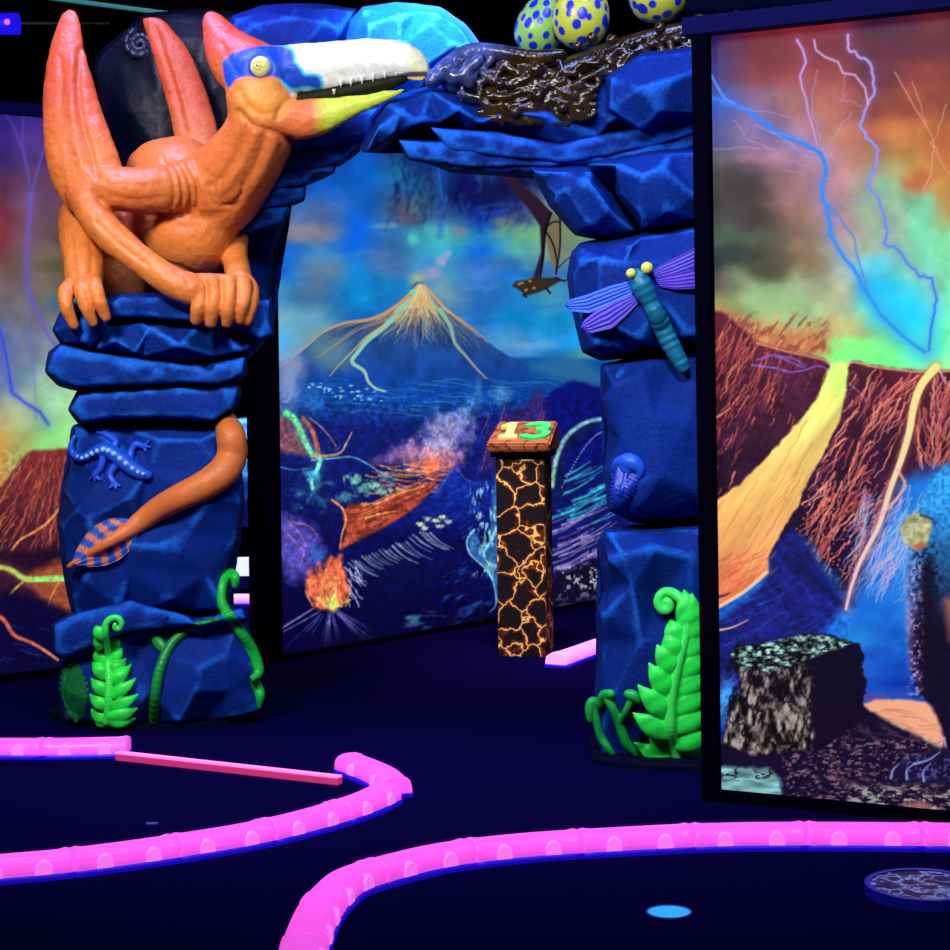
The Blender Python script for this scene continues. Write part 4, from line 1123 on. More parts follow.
# ---- lintel
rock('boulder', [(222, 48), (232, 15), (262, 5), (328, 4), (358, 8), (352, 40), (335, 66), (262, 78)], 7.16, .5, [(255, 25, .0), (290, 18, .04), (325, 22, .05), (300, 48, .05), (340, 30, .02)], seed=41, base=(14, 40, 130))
rock('boulder', [(338, 66), (348, 22), (362, 6), (395, 2), (440, 7), (465, 25), (484, 50), (472, 66), (440, 80), (420, 98), (360, 102)], 6.98, .62, [(370, 24, .03), (400, 16, .04), (430, 24, .02), (455, 45, .02), (400, 45, .06), (365, 60, .03), (430, 62, .03)], seed=42, inset=7, base=(22, 96, 205), ridge=(70, 190, 250))  # lighter base and ridge: cyan spotlight glow painted into the rock
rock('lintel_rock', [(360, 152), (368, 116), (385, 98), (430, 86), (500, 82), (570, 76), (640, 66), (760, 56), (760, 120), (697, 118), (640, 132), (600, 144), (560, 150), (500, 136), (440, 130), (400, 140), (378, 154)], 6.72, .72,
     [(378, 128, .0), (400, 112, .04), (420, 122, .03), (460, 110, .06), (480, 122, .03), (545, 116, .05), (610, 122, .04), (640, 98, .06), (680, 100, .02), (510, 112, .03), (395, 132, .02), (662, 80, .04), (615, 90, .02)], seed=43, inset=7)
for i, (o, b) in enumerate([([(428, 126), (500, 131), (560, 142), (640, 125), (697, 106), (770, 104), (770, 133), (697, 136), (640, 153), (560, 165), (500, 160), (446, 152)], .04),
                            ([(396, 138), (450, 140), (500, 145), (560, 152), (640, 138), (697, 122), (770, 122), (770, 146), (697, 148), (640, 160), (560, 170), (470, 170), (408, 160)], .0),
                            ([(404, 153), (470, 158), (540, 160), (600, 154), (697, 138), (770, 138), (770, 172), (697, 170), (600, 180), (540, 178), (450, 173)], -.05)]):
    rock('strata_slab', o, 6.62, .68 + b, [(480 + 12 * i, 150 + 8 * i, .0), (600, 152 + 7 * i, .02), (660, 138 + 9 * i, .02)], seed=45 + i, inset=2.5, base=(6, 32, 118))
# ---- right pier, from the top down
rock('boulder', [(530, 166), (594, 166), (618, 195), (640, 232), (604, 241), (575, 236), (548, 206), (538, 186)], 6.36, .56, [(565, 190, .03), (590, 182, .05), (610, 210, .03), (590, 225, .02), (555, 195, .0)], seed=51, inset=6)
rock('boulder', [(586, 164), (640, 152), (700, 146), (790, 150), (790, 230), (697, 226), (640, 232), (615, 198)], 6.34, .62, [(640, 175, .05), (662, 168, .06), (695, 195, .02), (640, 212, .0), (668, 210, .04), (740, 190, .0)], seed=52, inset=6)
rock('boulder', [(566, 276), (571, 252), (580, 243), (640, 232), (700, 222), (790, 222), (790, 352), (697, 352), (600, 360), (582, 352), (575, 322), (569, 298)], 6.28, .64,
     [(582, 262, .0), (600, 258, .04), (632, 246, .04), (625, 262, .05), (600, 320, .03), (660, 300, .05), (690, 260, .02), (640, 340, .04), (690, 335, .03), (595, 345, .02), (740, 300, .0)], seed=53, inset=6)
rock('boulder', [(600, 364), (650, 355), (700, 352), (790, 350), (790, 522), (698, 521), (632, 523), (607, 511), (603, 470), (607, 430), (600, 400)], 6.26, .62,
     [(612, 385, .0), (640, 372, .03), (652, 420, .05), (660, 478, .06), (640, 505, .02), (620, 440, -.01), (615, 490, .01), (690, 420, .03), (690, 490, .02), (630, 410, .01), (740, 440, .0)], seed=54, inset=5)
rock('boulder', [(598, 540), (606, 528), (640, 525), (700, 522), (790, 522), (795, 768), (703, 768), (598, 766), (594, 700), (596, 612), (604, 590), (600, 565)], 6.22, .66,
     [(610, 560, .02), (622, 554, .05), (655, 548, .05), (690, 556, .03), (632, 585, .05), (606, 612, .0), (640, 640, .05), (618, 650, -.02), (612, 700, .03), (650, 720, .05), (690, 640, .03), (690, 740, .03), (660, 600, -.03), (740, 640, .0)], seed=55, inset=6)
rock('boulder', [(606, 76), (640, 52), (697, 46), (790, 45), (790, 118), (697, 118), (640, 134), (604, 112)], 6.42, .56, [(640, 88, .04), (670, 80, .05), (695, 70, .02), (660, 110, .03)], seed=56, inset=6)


def plate(pts, name='base_plate'):
    bm = bmesh.new()
    lo = [bm.verts.new(G(x, y)) for x, y in pts]; hi = []
    for v in lo:
        q = v.co.copy(); q.z = 0.018; hi.append(bm.verts.new(q)); v.co.z = 0.0005
    bm.faces.new(hi); bm.faces.new(lo[::-1])
    for i in range(len(lo)):
        j = (i + 1) % len(lo); bm.faces.new([lo[i], lo[j], hi[j], hi[i]])
    return mesh_bm(name, bm)


M_plate = mat('dark blue base plate', (6, 7, 40), rough=0.8, spec=0.05)
part('base_plate', plate([(47, 716), (70, 725), (110, 729), (150, 732), (200, 729), (240, 723), (268, 712), (258, 700), (240, 696), (80, 698), (60, 704)]), M_plate, ARCH)
part('base_plate', plate([(592, 764), (620, 769), (660, 772), (706, 773), (800, 772), (800, 720), (620, 715), (590, 740)]), M_plate, ARCH)

VV = []; TT = []; off = 0
for V, Q in ROCKS:
    VV.append(V); TT.append(Q + off); off += len(V)
ROCK_BVH = BVHTree.FromPolygons([tuple(v) for v in np.concatenate(VV)], [tuple(int(i) for i in t) for t in np.concatenate(TT)])


def surf(px, py, default=6.6):
    """depth of the sculpted rock along a sight line"""
    v = ray(px, py); L = v.length
    h = ROCK_BVH.ray_cast(CAM, v.normalized())
    return h[3] / L if h[0] is not None else default


def lift_out(V, gap=.004, rounds=3):
    """move points that lie inside the rock to just outside its nearest face"""
    V = np.array(V)
    for _ in range(rounds):
        n = 0
        for i, v in enumerate(V):
            p = Vector(v); loc, nor, k, d = ROCK_BVH.find_nearest(p, .25)
            if loc is not None and (p - loc).dot(nor) < gap * .5:
                V[i] = loc + nor * gap; n += 1
        if n == 0: break
    return V
# ================================================================== the pterosaur on its perch
M_skin = mat('painted pterosaur skin', attr=True, rough=0.46, spec=0.4, bump=(120, 0.22), mottle=0.14, mscale=26)
M_eye = mat('glossy eye', attr=True, rough=0.12, spec=0.6, coat=0.5)
M_tooth = mat('ivory tooth', (205, 205, 190), rough=0.35)
M_mouth = mat('dark olive mouth lining', (22, 24, 5), rough=0.6, spec=0.15)


def pm(px, py, d, r):
    """photo point at depth d with a radius of r photo pixels -> (x, y, z, radius in metres)"""
    p = P(px, py, d); return (p.x, p.y, p.z, r * d / F)


def pc(*pts): return [pm(*p) for p in pts]


DY = (0, 1, 0)
fb = Field((-1.66, 6.16, 1.42), (-.12, 7.36, 2.70), 0.0058)
# torso, hump, belly, haunch
fb.ell(P(182, 198, 6.80), (.19, .20, .22), .04)
fb.ell(P(192, 236, 6.74), (.166, .19, .160), .05)
fb.ell(P(170, 172, 6.88), (.165, .18, .125), .05)
fb.ell(P(140, 232, 6.98), (.16, .17, .21), .05)
fb.ell(P(122, 270, 6.95), (.13, .16, .16), .04)
fb.chain(pc((214, 196, 6.70, 40), (234, 174, 6.62, 35), (253, 148, 6.55, 31), (263, 124, 6.50, 28), (266, 98, 6.47, 27)), .04)
# the arm in front: shoulder, elbow, forearm, knuckled hand
fb.chain(pc((188, 184, 6.60, 24), (160, 190, 6.53, 21), (130, 190, 6.50, 20), (100, 188, 6.50, 19)), .022)
fb.chain(pc((86, 196, 6.50, 17), (100, 224, 6.46, 16), (126, 248, 6.44, 14), (150, 267, 6.42, 13), (170, 280, 6.41, 14), (192, 289, 6.405, 15)), .014)
fb.ell(P(88, 190, 6.51), (.078, .07, .085), .03)
KN = [(200, 288, 6.41), (214, 284, 6.41), (229, 282, 6.42), (243, 284, 6.44)]
TIP = [(197, 319), (211, 322), (227, 322), (240, 319)]
for i, ((x, y, d), (tx, ty)) in enumerate(zip(KN, TIP)):
    fb.chain(pc((184, 284, 6.43, 11), (x, y, d, 8.6)), .006, smooth=False)
    fb.chain(pc((x, y, d - .01, 8.8), (x + 1, y + 13, 6.385 + .02 * (i > 2), 7.6), ((x + tx) / 2, (y + ty) / 2 + 6, 6.385 + .02 * (i > 2), 7.6), (tx, ty, 6.41 + .015 * (i > 2), 6.2)), .003, n=3)
    fb.cap(P(x, y, d - .025), P(x + .3, y + 1, d - .02), 5.6 * d / F, 5.0 * d / F, .006)
# the other arm behind it with its thumb-side knuckle
fb.chain(pc((226, 206, 6.86, 16), (234, 230, 6.84, 12), (235, 256, 6.72, 11), (239, 280, 6.54, 12)), .02)
fb.chain(pc((240, 280, 6.50, 11), (249, 288, 6.47, 8.5), (251, 303, 6.43, 7.4), (247, 320, 6.44, 6)), .006)
# leg and foot with three toes over the ledge
fb.chain(pc((100, 222, 6.86, 26), (82, 216, 6.70, 19), (80, 236, 6.62, 18), (84, 262, 6.55, 17), (84, 284, 6.50, 16)), .025)
for pts in ([(72, 286, 6.48, 9), (66, 294, 6.42, 8.4), (67, 308, 6.40, 7), (74, 325, 6.42, 5)], [(82, 284, 6.47, 9), (82, 290, 6.40, 8.6), (86, 306, 6.38, 7), (93, 322, 6.40, 5)], [(94, 282, 6.47, 9), (95, 288, 6.40, 8.6), (99, 300, 6.38, 7.2), (106, 317, 6.40, 5)]):
    fb.chain(pc(*pts), .004, n=4)
# wings: folded blades
fb.chain(pc((92, 188, 6.52, 29), (84, 165, 6.54, 32), (77, 138, 6.57, 29), (71, 108, 6.60, 24.5), (68, 76, 6.63, 19.5), (67, 48, 6.66, 13), (69, 28, 6.68, 8), (70, 15, 6.69, 3.5)), .02, flat=(DY, .42), n=6)
fb.chain(pc((206, 176, 7.0, 22), (199, 150, 7.02, 19), (193, 120, 7.04, 18), (183, 86, 7.05, 17), (171, 55, 7.06, 14), (158, 31, 7.07, 8), (147, 16, 7.08, 2.5)), .02, flat=(DY, .42), n=6)
# skull, cheek, jaw, beak, crest
fb.ell(P(262, 78, 6.47), (.135, .105, .120), .03)
fb.ell(P(256, 98, 6.46), (.105, .095, .092), .03)
fb.chain(pc((262, 106, 6.46, 21), (298, 119, 6.44, 18.5), (325, 115, 6.42, 14), (352, 106, 6.40, 8.5), (380, 97, 6.385, 5), (403, 89, 6.375, 2.2)), .02, flat=(DY, .8))
fb.chain(pc((280, 70, 6.46, 23), (315, 66, 6.44, 20.5), (350, 62, 6.42, 20), (380, 59, 6.40, 18.5), (402, 60, 6.385, 15.5), (414, 65, 6.38, 11.5), (420, 72, 6.378, 7)), .016, flat=(DY, .72))
fb.chain(pc((300, 80, 6.45, 12), (345, 76, 6.42, 10), (385, 70, 6.39, 7)), .012, flat=(DY, .9))
fb.chain(pc((211, 17, 6.60, 5), (221, 38, 6.57, 13), (234, 58, 6.53, 22), (252, 70, 6.49, 26)), .03, flat=(DY, .7))
# gape, eye socket, creases
fb.chain(pc((296, 99, 6.33, 2.5), (330, 96, 6.33, 5.5), (360, 90, 6.33, 7.5), (395, 81, 6.33, 7), (425, 77, 6.33, 6)), .004, cut=True, flat=(DY, 12))
fb.cap(P(261, 67, 6.345), P(261, 67, 6.36), 11.5 * 6.36 / F, 11.5 * 6.36 / F, .012, cut=True)
V, Q = fb.mesh(2)
PX, PY = project(V)
N = normals(V, Q)
front = N[:, 1] < 0.3


def crease(pts, w, depth, near=7.2):
    global V
    q = np.array(catmull(pts, 5)); d = np.full(len(V), 1e9)
    for a, b in zip(q[:-1], q[1:]):
        e = b - a; t = np.clip(((PX - a[0]) * e[0] + (PY - a[1]) * e[1]) / (e @ e + 1e-9), 0, 1)
        d = np.minimum(d, np.hypot(PX - a[0] - t * e[0], PY - a[1] - t * e[1]))
    V = V - N * (depth * np.exp(-(d / w) ** 2) * (front & (V[:, 1] < near)))[:, None]


crease([(60, 58), (62, 80), (60, 104)], 2.6, .006); crease([(80, 50), (78, 90), (82, 120), (90, 150), (97, 176)], 3.6, .011)
crease([(72, 60), (72, 100), (76, 140), (84, 170)], 5.0, -.007)
crease([(155, 28), (166, 58), (176, 92), (186, 130)], 3.4, .008); crease([(166, 50), (180, 92), (188, 130)], 4.0, -.004)
for k, x0 in enumerate((163, 171, 179, 187)):
    crease([(x0, 158 + 2 * k), (x0 + 9, 174 + 2 * k), (x0 + 12, 196), (x0 + 7 + k, 212)], 2.2, .0045)
    crease([(x0 + 4, 160 + 2 * k), (x0 + 13, 176 + 2 * k), (x0 + 16, 196), (x0 + 10 + k, 210)], 2.4, -.004)
for k in range(3):
    crease([(206 + 7 * k, 172 + 4 * k), (208 + 8 * k, 196 + 2 * k), (220 + 8 * k, 207), (238 + 3 * k, 203 - 8 * k)], 2.6, .005)
crease([(247, 128), (238, 152), (226, 172), (212, 186)], 4.0, .008); crease([(256, 132), (246, 158), (232, 180), (222, 192)], 4.0, -.007)
crease([(266, 134), (258, 160), (244, 184)], 4.0, .006); crease([(278, 136), (268, 160), (254, 186)], 5.0, -.005)
crease([(239, 112), (252, 125), (270, 131), (292, 141)], 3.4, .010)
crease([(100, 200), (106, 208), (124, 212)], 3, .005); crease([(150, 214), (180, 220), (210, 217), (234, 208)], 5, .007)
crease([(292, 98), (283, 106), (277, 118)], 3.2, .007); crease([(240, 92), (248, 106), (264, 114), (282, 110)], 4, .005)
crease([(100, 214), (126, 238), (152, 258), (182, 276)], 3.0, -.005); crease([(96, 222), (122, 246), (148, 266)], 2.6, .004)
crease([(110, 180), (140, 182), (166, 178)], 3, -.004); crease([(112, 196), (140, 200), (160, 198)], 3.2, .004)
crease([(160, 262), (178, 266), (200, 276)], 2.2, .004); crease([(176, 272), (186, 280), (190, 292)], 2.0, .004)
for x0 in (206, 221, 236): crease([(x0 - 8, 280), (x0, 284), (x0 + 1, 300)], 1.8, .004)
crease([(72, 240), (74, 262), (76, 280)], 3, .005); crease([(92, 236), (92, 262), (90, 280)], 3, .004)
crease([(222, 44), (230, 62), (238, 74)], 3.5, .005)
rough_ = noise3(V, 22.0, 4.0) * .0016 + noise3(V, 9.0, 1.0) * .003
V = V + N * rough_[:, None]
# --- paint
skin = lin((206, 110, 50)); V0 = V
col = np.tile(skin, (len(V), 1))


def tint(c, a):
    global col
    a = np.clip(a, 0, 1)[:, None]; col = col * (1 - a) + lin(c)[None, :] * a


wob = 4.0 * (np.array([noise.noise((x * .05, y * .05, 3.0)) for x, y in zip(PX, PY)]))
tint((194, 78, 42), (150 - PY) / 60.0 * ((PX < 120) | ((PX > 140) & (PX < 222) & (V[:, 1] > 6.9))))
tint((202, 74, 52), np.clip((78 - PY) / 30.0, 0, 1) * ((PX > 200) & (PX < 262) & (V[:, 1] < 6.75)))
tint((222, 128, 56), np.clip((PY - 200) / 50.0, 0, .8))
blot = np.clip(noise3(V, 7.0, 8.0) + .1, 0, 1)
tint((180, 68, 32), blot * .3)
head = (PX > 216) & (PY < 140) & (V[:, 1] < 6.72)
tint((238, 160, 66), head * np.clip(1.2 - np.hypot((PX - 262) / 36, (PY - 98) / 26), 0, .9))
tint((222, 104, 56), head * np.clip(1.1 - np.hypot((PX - 310) / 26, (PY - 118) / 14), 0, .8))
tint((196, 214, 66), head * np.clip((PX + wob - 312) / 14, 0, 1) * (PY > 84 + (PX < 330) * 8))
bx = np.clip((PX + wob - 287) / 2.5, 0, 1) * np.clip((97 - (PX - 290) * .16 - PY) / 2.0, 0, 1)
tint((228, 232, 226), bx * head)
tint((226, 222, 130), head * np.clip((PX - 404) / 14, 0, .6) * (PY < 84))
mask_poly = [(222, 62), (230, 54), (246, 48), (262, 46), (282, 47), (292, 52), (294, 62), (300, 70), (304, 76), (318, 77), (320, 88), (306, 86), (292, 88), (282, 80), (272, 76), (262, 78), (248, 76), (236, 80), (228, 88), (224, 76)]


def sdpoly(X, Y, poly):
    p = np.array(poly, dtype=float); d = np.full(X.shape, 1e9); ins = np.zeros(X.shape, dtype=bool)
    for k in range(len(p)):
        a = p[k]; b = p[(k + 1) % len(p)]; e = b - a
        t = np.clip(((X - a[0]) * e[0] + (Y - a[1]) * e[1]) / (e @ e), 0, 1)
        d = np.minimum(d, np.hypot(X - a[0] - t * e[0], Y - a[1] - t * e[1]))
        with np.errstate(divide='ignore', invalid='ignore'):
            xx = a[0] + (Y - a[1]) * e[0] / (e[1] if e[1] != 0 else 1e-9)
        ins ^= ((a[1] > Y) != (b[1] > Y)) & (X < xx)
    return np.where(ins, -d, d)


sm_ = np.array(catmull(mask_poly + [mask_poly[0]], 4))[:-1]
sd = sdpoly(PX, PY, sm_)
tint((60, 190, 235), np.clip(.5 - (sd - 3.0) / 1.8, 0, 1) * head * np.clip((PX - 276) / 8, 0, 1))
tint((14, 70, 190), np.clip(.5 - sd / 1.8, 0, 1) * head)
tint((44, 42, 14), head * (np.abs(PY - (99 - (PX - 296) * .16)) < 2.0) * (PX > 296) * (PX < 330))
pter_base = P(165, 305, 6.85)
PT = thing('pterosaur', 'orange crested pterosaur with blue eye mask and white beak perched on the rock pier', 'pterosaur statue', pter_base)
part('body', mesh_np('body', V, Q, col), M_skin, PT)
PT_BVH = BVHTree.FromPolygons([tuple(v) for v in V], [tuple(int(i) for i in q) for q in Q])


def ptsurf(px, py):
    v = ray(px, py); h = PT_BVH.ray_cast(CAM, v.normalized())
    return h[3] / v.length if h[0] is not None else 6.4


# eye: a bulging ball with ring and pupil painted on
ed = min(ptsurf(261, 67), 6.40) - .006
ec = P(261, 67, ed); er = 11.0 * ed / F
bm = bmesh.new(); bmesh.ops.create_uvsphere(bm, u_segments=48, v_segments=32, radius=er)
bmesh.ops.translate(bm, vec=ec, verts=bm.verts)
ev = np.array([v.co[:] for v in bm.verts])
ex, ey = project(ev)
me = mesh_bm('eye', bm, True)
r = np.hypot(ex - 257.5, ey - 65.5)
fr = ev[:, 1] < ec.y
c = np.tile(lin((232, 226, 150)), (len(ev), 1)); c[(r < 4.6) & fr] = lin((190, 150, 30)); c[(r < 3.4) & fr] = lin((236, 226, 150)); c[(r < 1.9) & fr] = lin((40, 30, 8))
c4 = np.ones((len(ev), 4), dtype=np.float32); c4[:, :3] = c
a = me.color_attributes.new('Col', 'FLOAT_COLOR', 'POINT'); a.data.foreach_set('color', c4.ravel())
part('eye', me, M_eye, PT, 'pale yellow bulging eye with a small pupil')
# mouth lining and teeth
fm = Field((-.66, 6.25, 2.15), (-.14, 6.6, 2.42), .004)
fm.chain(pc((300, 98, 6.45, 5), (330, 95, 6.43, 8), (360, 89, 6.41, 9), (385, 83, 6.40, 7.5), (404, 78, 6.395, 5)), .004, flat=(DY, .9))
Vm, Qm = fm.mesh(1)
part('mouth_lining', mesh_np('mouth_lining', Vm, Qm), M_mouth, PT)
for (x, y, s) in [(341, 84, 4.5), (351, 82.5, 4.8), (362, 80.5, 5), (373, 78, 5), (385, 75.5, 4.6), (396, 73.5, 4), (334, 92, 3.6)]:
    d = 6.385 - (x - 340) * .0004
    bm = bmesh.new()
    bmesh.ops.create_cone(bm, segments=10, radius1=s * .62 * d / F, radius2=.0012, depth=s * 1.5 * d / F, cap_ends=True)
    bmesh.ops.rotate(bm, matrix=Matrix.Rotation(math.pi, 3, 'X'), verts=bm.verts)
    bmesh.ops.translate(bm, vec=P(x, y, d), verts=bm.verts)
    part('tooth', mesh_bm('tooth', bm, True), M_tooth, PT)
# tail: from the haunch down behind the pier, round its right side and across the front
M_tail = M_skin
path = [(150, 250, 7.20, 40), (185, 300, 7.38, 32), (204, 350, 7.46, 20), (216, 396, 7.32, 13), (221, 414, 6.98, 11), (227, 426, 6.68, 12)]
vis = [(231, 436, None, 13.5), (232, 456, None, 14), (222, 473, None, 14.5), (203, 486, None, 13.5), (180, 497, None, 12.5), (158, 509, None, 11), (140, 522, None, 9), (124, 533, None, 6.5), (104, 545, None, 4.5), (84, 557, None, 3.4), (68, 567, None, 2.0)]
tp = list(path)
for (x, y, _, r_) in vis:
    s = min(surf(x, y, 6.62), surf(x - 8, y, 6.62), surf(x, y - 8, 6.62), 6.66)
    tp.append((x, y, s - r_ * 6.6 / F * .75 - (.034 if x < 135 else .012 if x < 150 else 0), r_))
q = [pm(*p) for p in tp]
ft = Field(np.min([p[:3] for p in q], 0) - .16, np.max([p[:3] for p in q], 0) + .16, .0062)
ft.chain(q, .01, n=7)
Vt, Qt = ft.mesh(2)
tx, ty = project(Vt)
ct = np.tile(skin, (len(Vt), 1)) * 1.0
a = np.clip((ty - 470) / 60, 0, 1)[:, None]; ct = ct * (1 - a) + lin((225, 120, 62)) * a
tail = part('tail', mesh_np('tail', Vt, Qt, ct), M_tail, PT)
# leaf vane at the tail tip, striped
ax0 = np.array((136., 524.)); ax1 = np.array((70., 566.)); e = ax1 - ax0; L = np.hypot(*e); e = e / L; nn = np.array((e[1], -e[0]))
ds = np.median([surf(x, y, 6.6) for x, y in [(110, 525), (90, 545), (120, 545), (100, 535), (130, 545), (85, 560)]])
Vv = []; nu, nv = 40, 25
for i in range(nu + 1):
    t = i / nu
    wl = 21.0 * (math.sin(math.pi * min(t * 1.02 + .02, 1) ** .85)) ** .75 if t < .98 else 0.5
    for j in range(nv + 1):
        s = j / nv * 2 - 1
        p2 = ax0 + e * L * t + nn * s * wl
        Vv.append((p2[0], p2[1], ds - .028 - .012 * (1 - s * s) + .002 * math.sin(s * 14)))
top = np.array([P(*p)[:] for p in Vv]); bot = np.array([P(p[0], p[1], p[2] + .014)[:] for p in Vv])
gi = np.arange((nu + 1) * (nv + 1)).reshape(nu + 1, nv + 1); nt_ = gi.size
Qv = [np.stack([gi[:-1, :-1], gi[1:, :-1], gi[1:, 1:], gi[:-1, 1:]], -1).reshape(-1, 4)]
Qv.append(Qv[0][:, ::-1] + nt_)
bord = list(gi[0, :]) + list(gi[1:, -1]) + list(gi[-1, -2::-1]) + list(gi[-2:0:-1, 0])
bord = np.array(bord); b2 = np.roll(bord, -1)
Qv.append(np.stack([b2, bord, bord + nt_, b2 + nt_], -1))
cv_ = []
for i in range(nu + 1):
    for j in range(nv + 1):
        t = i / nu; s = j / nv * 2 - 1
        st = math.sin((t - abs(s) * .10) * 34) > -.15 if t > .12 else True
        cv_.append(lin((26, 84, 190)) if st and not (t > .9) else lin((214, 126, 96)))
cv_ = np.array(cv_ + cv_)
part('tail_vane', mesh_np('tail_vane', np.concatenate([top, bot]), np.concatenate(Qv), cv_), M_skin, tail, 'leaf-shaped vane striped blue and orange')
# ================================================================== things sculpted on the arch
def seat(V, gap=.0035):
    """press the back of a sculpture flat against the rock it lies on"""
    V = np.array(V); C = np.array(CAM)
    for i, v in enumerate(V):
        r = Vector(v) - CAM; L = r.length
        h = ROCK_BVH.ray_cast(CAM, r / L)
        if h[0] is not None and L > h[3] - gap:
            V[i] = C + (v - C) * ((h[3] - gap) / L)
    return V


class Relief:
    """a small sculpture lying on the rock face: photo points, lift (px) off the face, radius (px)"""
    def __init__(self, pts, h=0.003, pad=16, dflt=6.55, rng_=.05):
        self.h = h
        ds = [surf(x, y, 99) for x, y in pts]; ok = [d for d in ds if d < 90] or [dflt]
        self.dm = float(np.median(ok)); self.tol = rng_
        xs = [p[0] for p in pts]; ys = [p[1] for p in pts]
        c = [P(x, y, d) for x in (min(xs) - pad, max(xs) + pad) for y in (min(ys) - pad, max(ys) + pad) for d in (self.dm - .13, self.dm + .09)]
        a = np.array([v[:] for v in c]); self.lo = a.min(0); self.hi = a.max(0)
        self.f = Field(self.lo, self.hi, h)

    def depth(self, x, y):
        d = np.median([min(surf(x + i, y + j, self.dm), self.dm + self.tol) for i in (-4, 0, 4) for j in (-4, 0, 4)])
        return float(np.clip(d, self.dm - self.tol, self.dm + self.tol))

    def pt(self, x, y, off, r):
        d = self.depth(x, y) - off * self.dm / F
        return pm(x, y, d, r)

    def chain(self, pts, k=.004, **kw):
        self.f.chain([self.pt(*p) for p in pts], k, **kw)

    def ball(self, x, y, off, r, k=.004):
        p = self.pt(x, y, off, r); self.f.ell(p[:3], (p[3],) * 3, k)

    def leaf(self, root, tip, w, off=4, thick=.45, k=.002, n=6, bend=0.0):
        """one flattened leaflet from root to tip, widest w px"""
        r0 = np.array(root, dtype=float); t0 = np.array(tip, dtype=float); e = t0 - r0; nn = np.array((-e[1], e[0])) / (np.hypot(*e) + 1e-6)
        pts = []
        for t in np.linspace(0, 1, n):
            p = r0 + e * t + nn * bend * math.sin(math.pi * t)
            wid = w * (.62 + .38 * math.sin(math.pi * t / .8)) if t < .4 else w * max(.10, 1 - ((t - .4) / .6) ** 1.35)
            pts.append(self.pt(p[0], p[1], off + 2.5 * math.sin(math.pi * t), wid))
        self.f.chain(pts, k, flat=(DY, thick), n=3)

    def mesh(self, name, colf=None, smooth=1):
        V, Q = self.f.mesh(smooth)
        V = seat(V)
        c = None
        if colf is not None:
            x, y = project(V); c = colf(x, y, V)
        return mesh_np(name, V, Q, c)


def flatcol(c): return lambda x, y, V: np.tile(lin(c), (len(V), 1))


M_green = mat('bright green painted plant', attr=True, rough=0.4, spec=0.4, mottle=0.12, mscale=60)
M_blue = mat('blue painted sculpture', attr=True, rough=0.4, spec=0.45)
M_wing = mat('violet painted wing', attr=True, rough=0.4, spec=0.4)
GREEN = (30, 226, 66); GREEN2 = (24, 190, 60)


# ---- fern with a curled tip on the left pier
def build_fern(name, label, rach, left, right, base_px, w, lift, col, colstem, rr=(4.2, 2.2), curl=None, thick=.6):
    allp = [p[:2] for p in rach] + [t for _, t in left + right]
    b = P(base_px[0], base_px[1], surf(base_px[0], base_px[1], 6.5) - .03)
    root = thing(name, label, 'fern', b, 'sculpted green plants on the arch')
    rl = Relief(allp, .0026)
    n = len(rach)
    rl.chain([(x, y, lift + 3, rr[0] + (rr[1] - rr[0]) * i / (n - 1)) for i, (x, y) in enumerate(rach)], .002)
    part('stem', rl.mesh('stem', flatcol(colstem)), M_green, root)
    r2 = Relief(allp, .0026); r2.dm = rl.dm
    for (r, t), s in [(p, -1) for p in left] + [(p, 1) for p in right]:
        r2.leaf(r, t, w, off=lift, thick=thick, bend=2.0 * s)
    part('leaflets', r2.mesh('leaflets', lambda x, y, V: np.tile(lin(col), (len(V), 1)) * (0.8 + .4 * np.clip(np.sin(y * .35 + x * .2) * .5 + .5, 0, 1))[:, None]), M_green, root)
    return root


R1 = [(107, 722), (108.5, 700), (109, 680), (107.5, 655), (105.5, 634), (106, 624), (111, 618.5), (118, 618), (121.5, 623), (119.5, 628.5), (115, 628), (115, 624.5)]
L1 = [((105, 636), (96, 626)), ((106, 649), (95, 637)), ((107, 662), (94, 650)), ((108, 676), (92.5, 662)), ((108, 692), (91, 678)), ((108, 707), (89.5, 694)), ((107, 719), (91, 709)), ((106, 722), (98, 716))]
Q1 = [((107, 648), (119, 637)), ((108, 660), (122, 648)), ((109, 672), (126, 658)), ((109, 684), (131, 664)), ((109, 696), (136, 678)), ((109, 708), (138.5, 694)), ((109, 717), (138, 708)), ((108, 721), (136, 718))]
build_fern('fern', 'bright green fern with curled tip, foot of the pier under the pterosaur', R1, L1, Q1, (107, 722), 6.6, 6, (38, 240, 74), (60, 255, 96))
# ---- plain dark leaf beside it
rl = Relief([(76, 720), (70, 658), (60, 690), (90, 690)], .0026)
for t in np.linspace(0, 1, 9):
    y = 718 - 50 * t; x = 76 - 5 * t
    for s in (-1, 1):
        rl.leaf((x, y), (x + s * (13.5 * math.sin(math.pi * (.22 + .7 * t)) + 1), y - 11), 4.6, off=5.5, bend=0)
rl.chain([(76, 721, 9, 2.2), (74, 690, 11, 1.8), (70, 660, 9, 1)], .002)
single('fern_leaf', rl.mesh('fern_leaf', flatcol((16, 116, 58))), M_green, 'small dark green ribbed leaf left of the curled fern', 'leaf', P(76, 721, rl.dm), 'sculpted green plants on the arch')
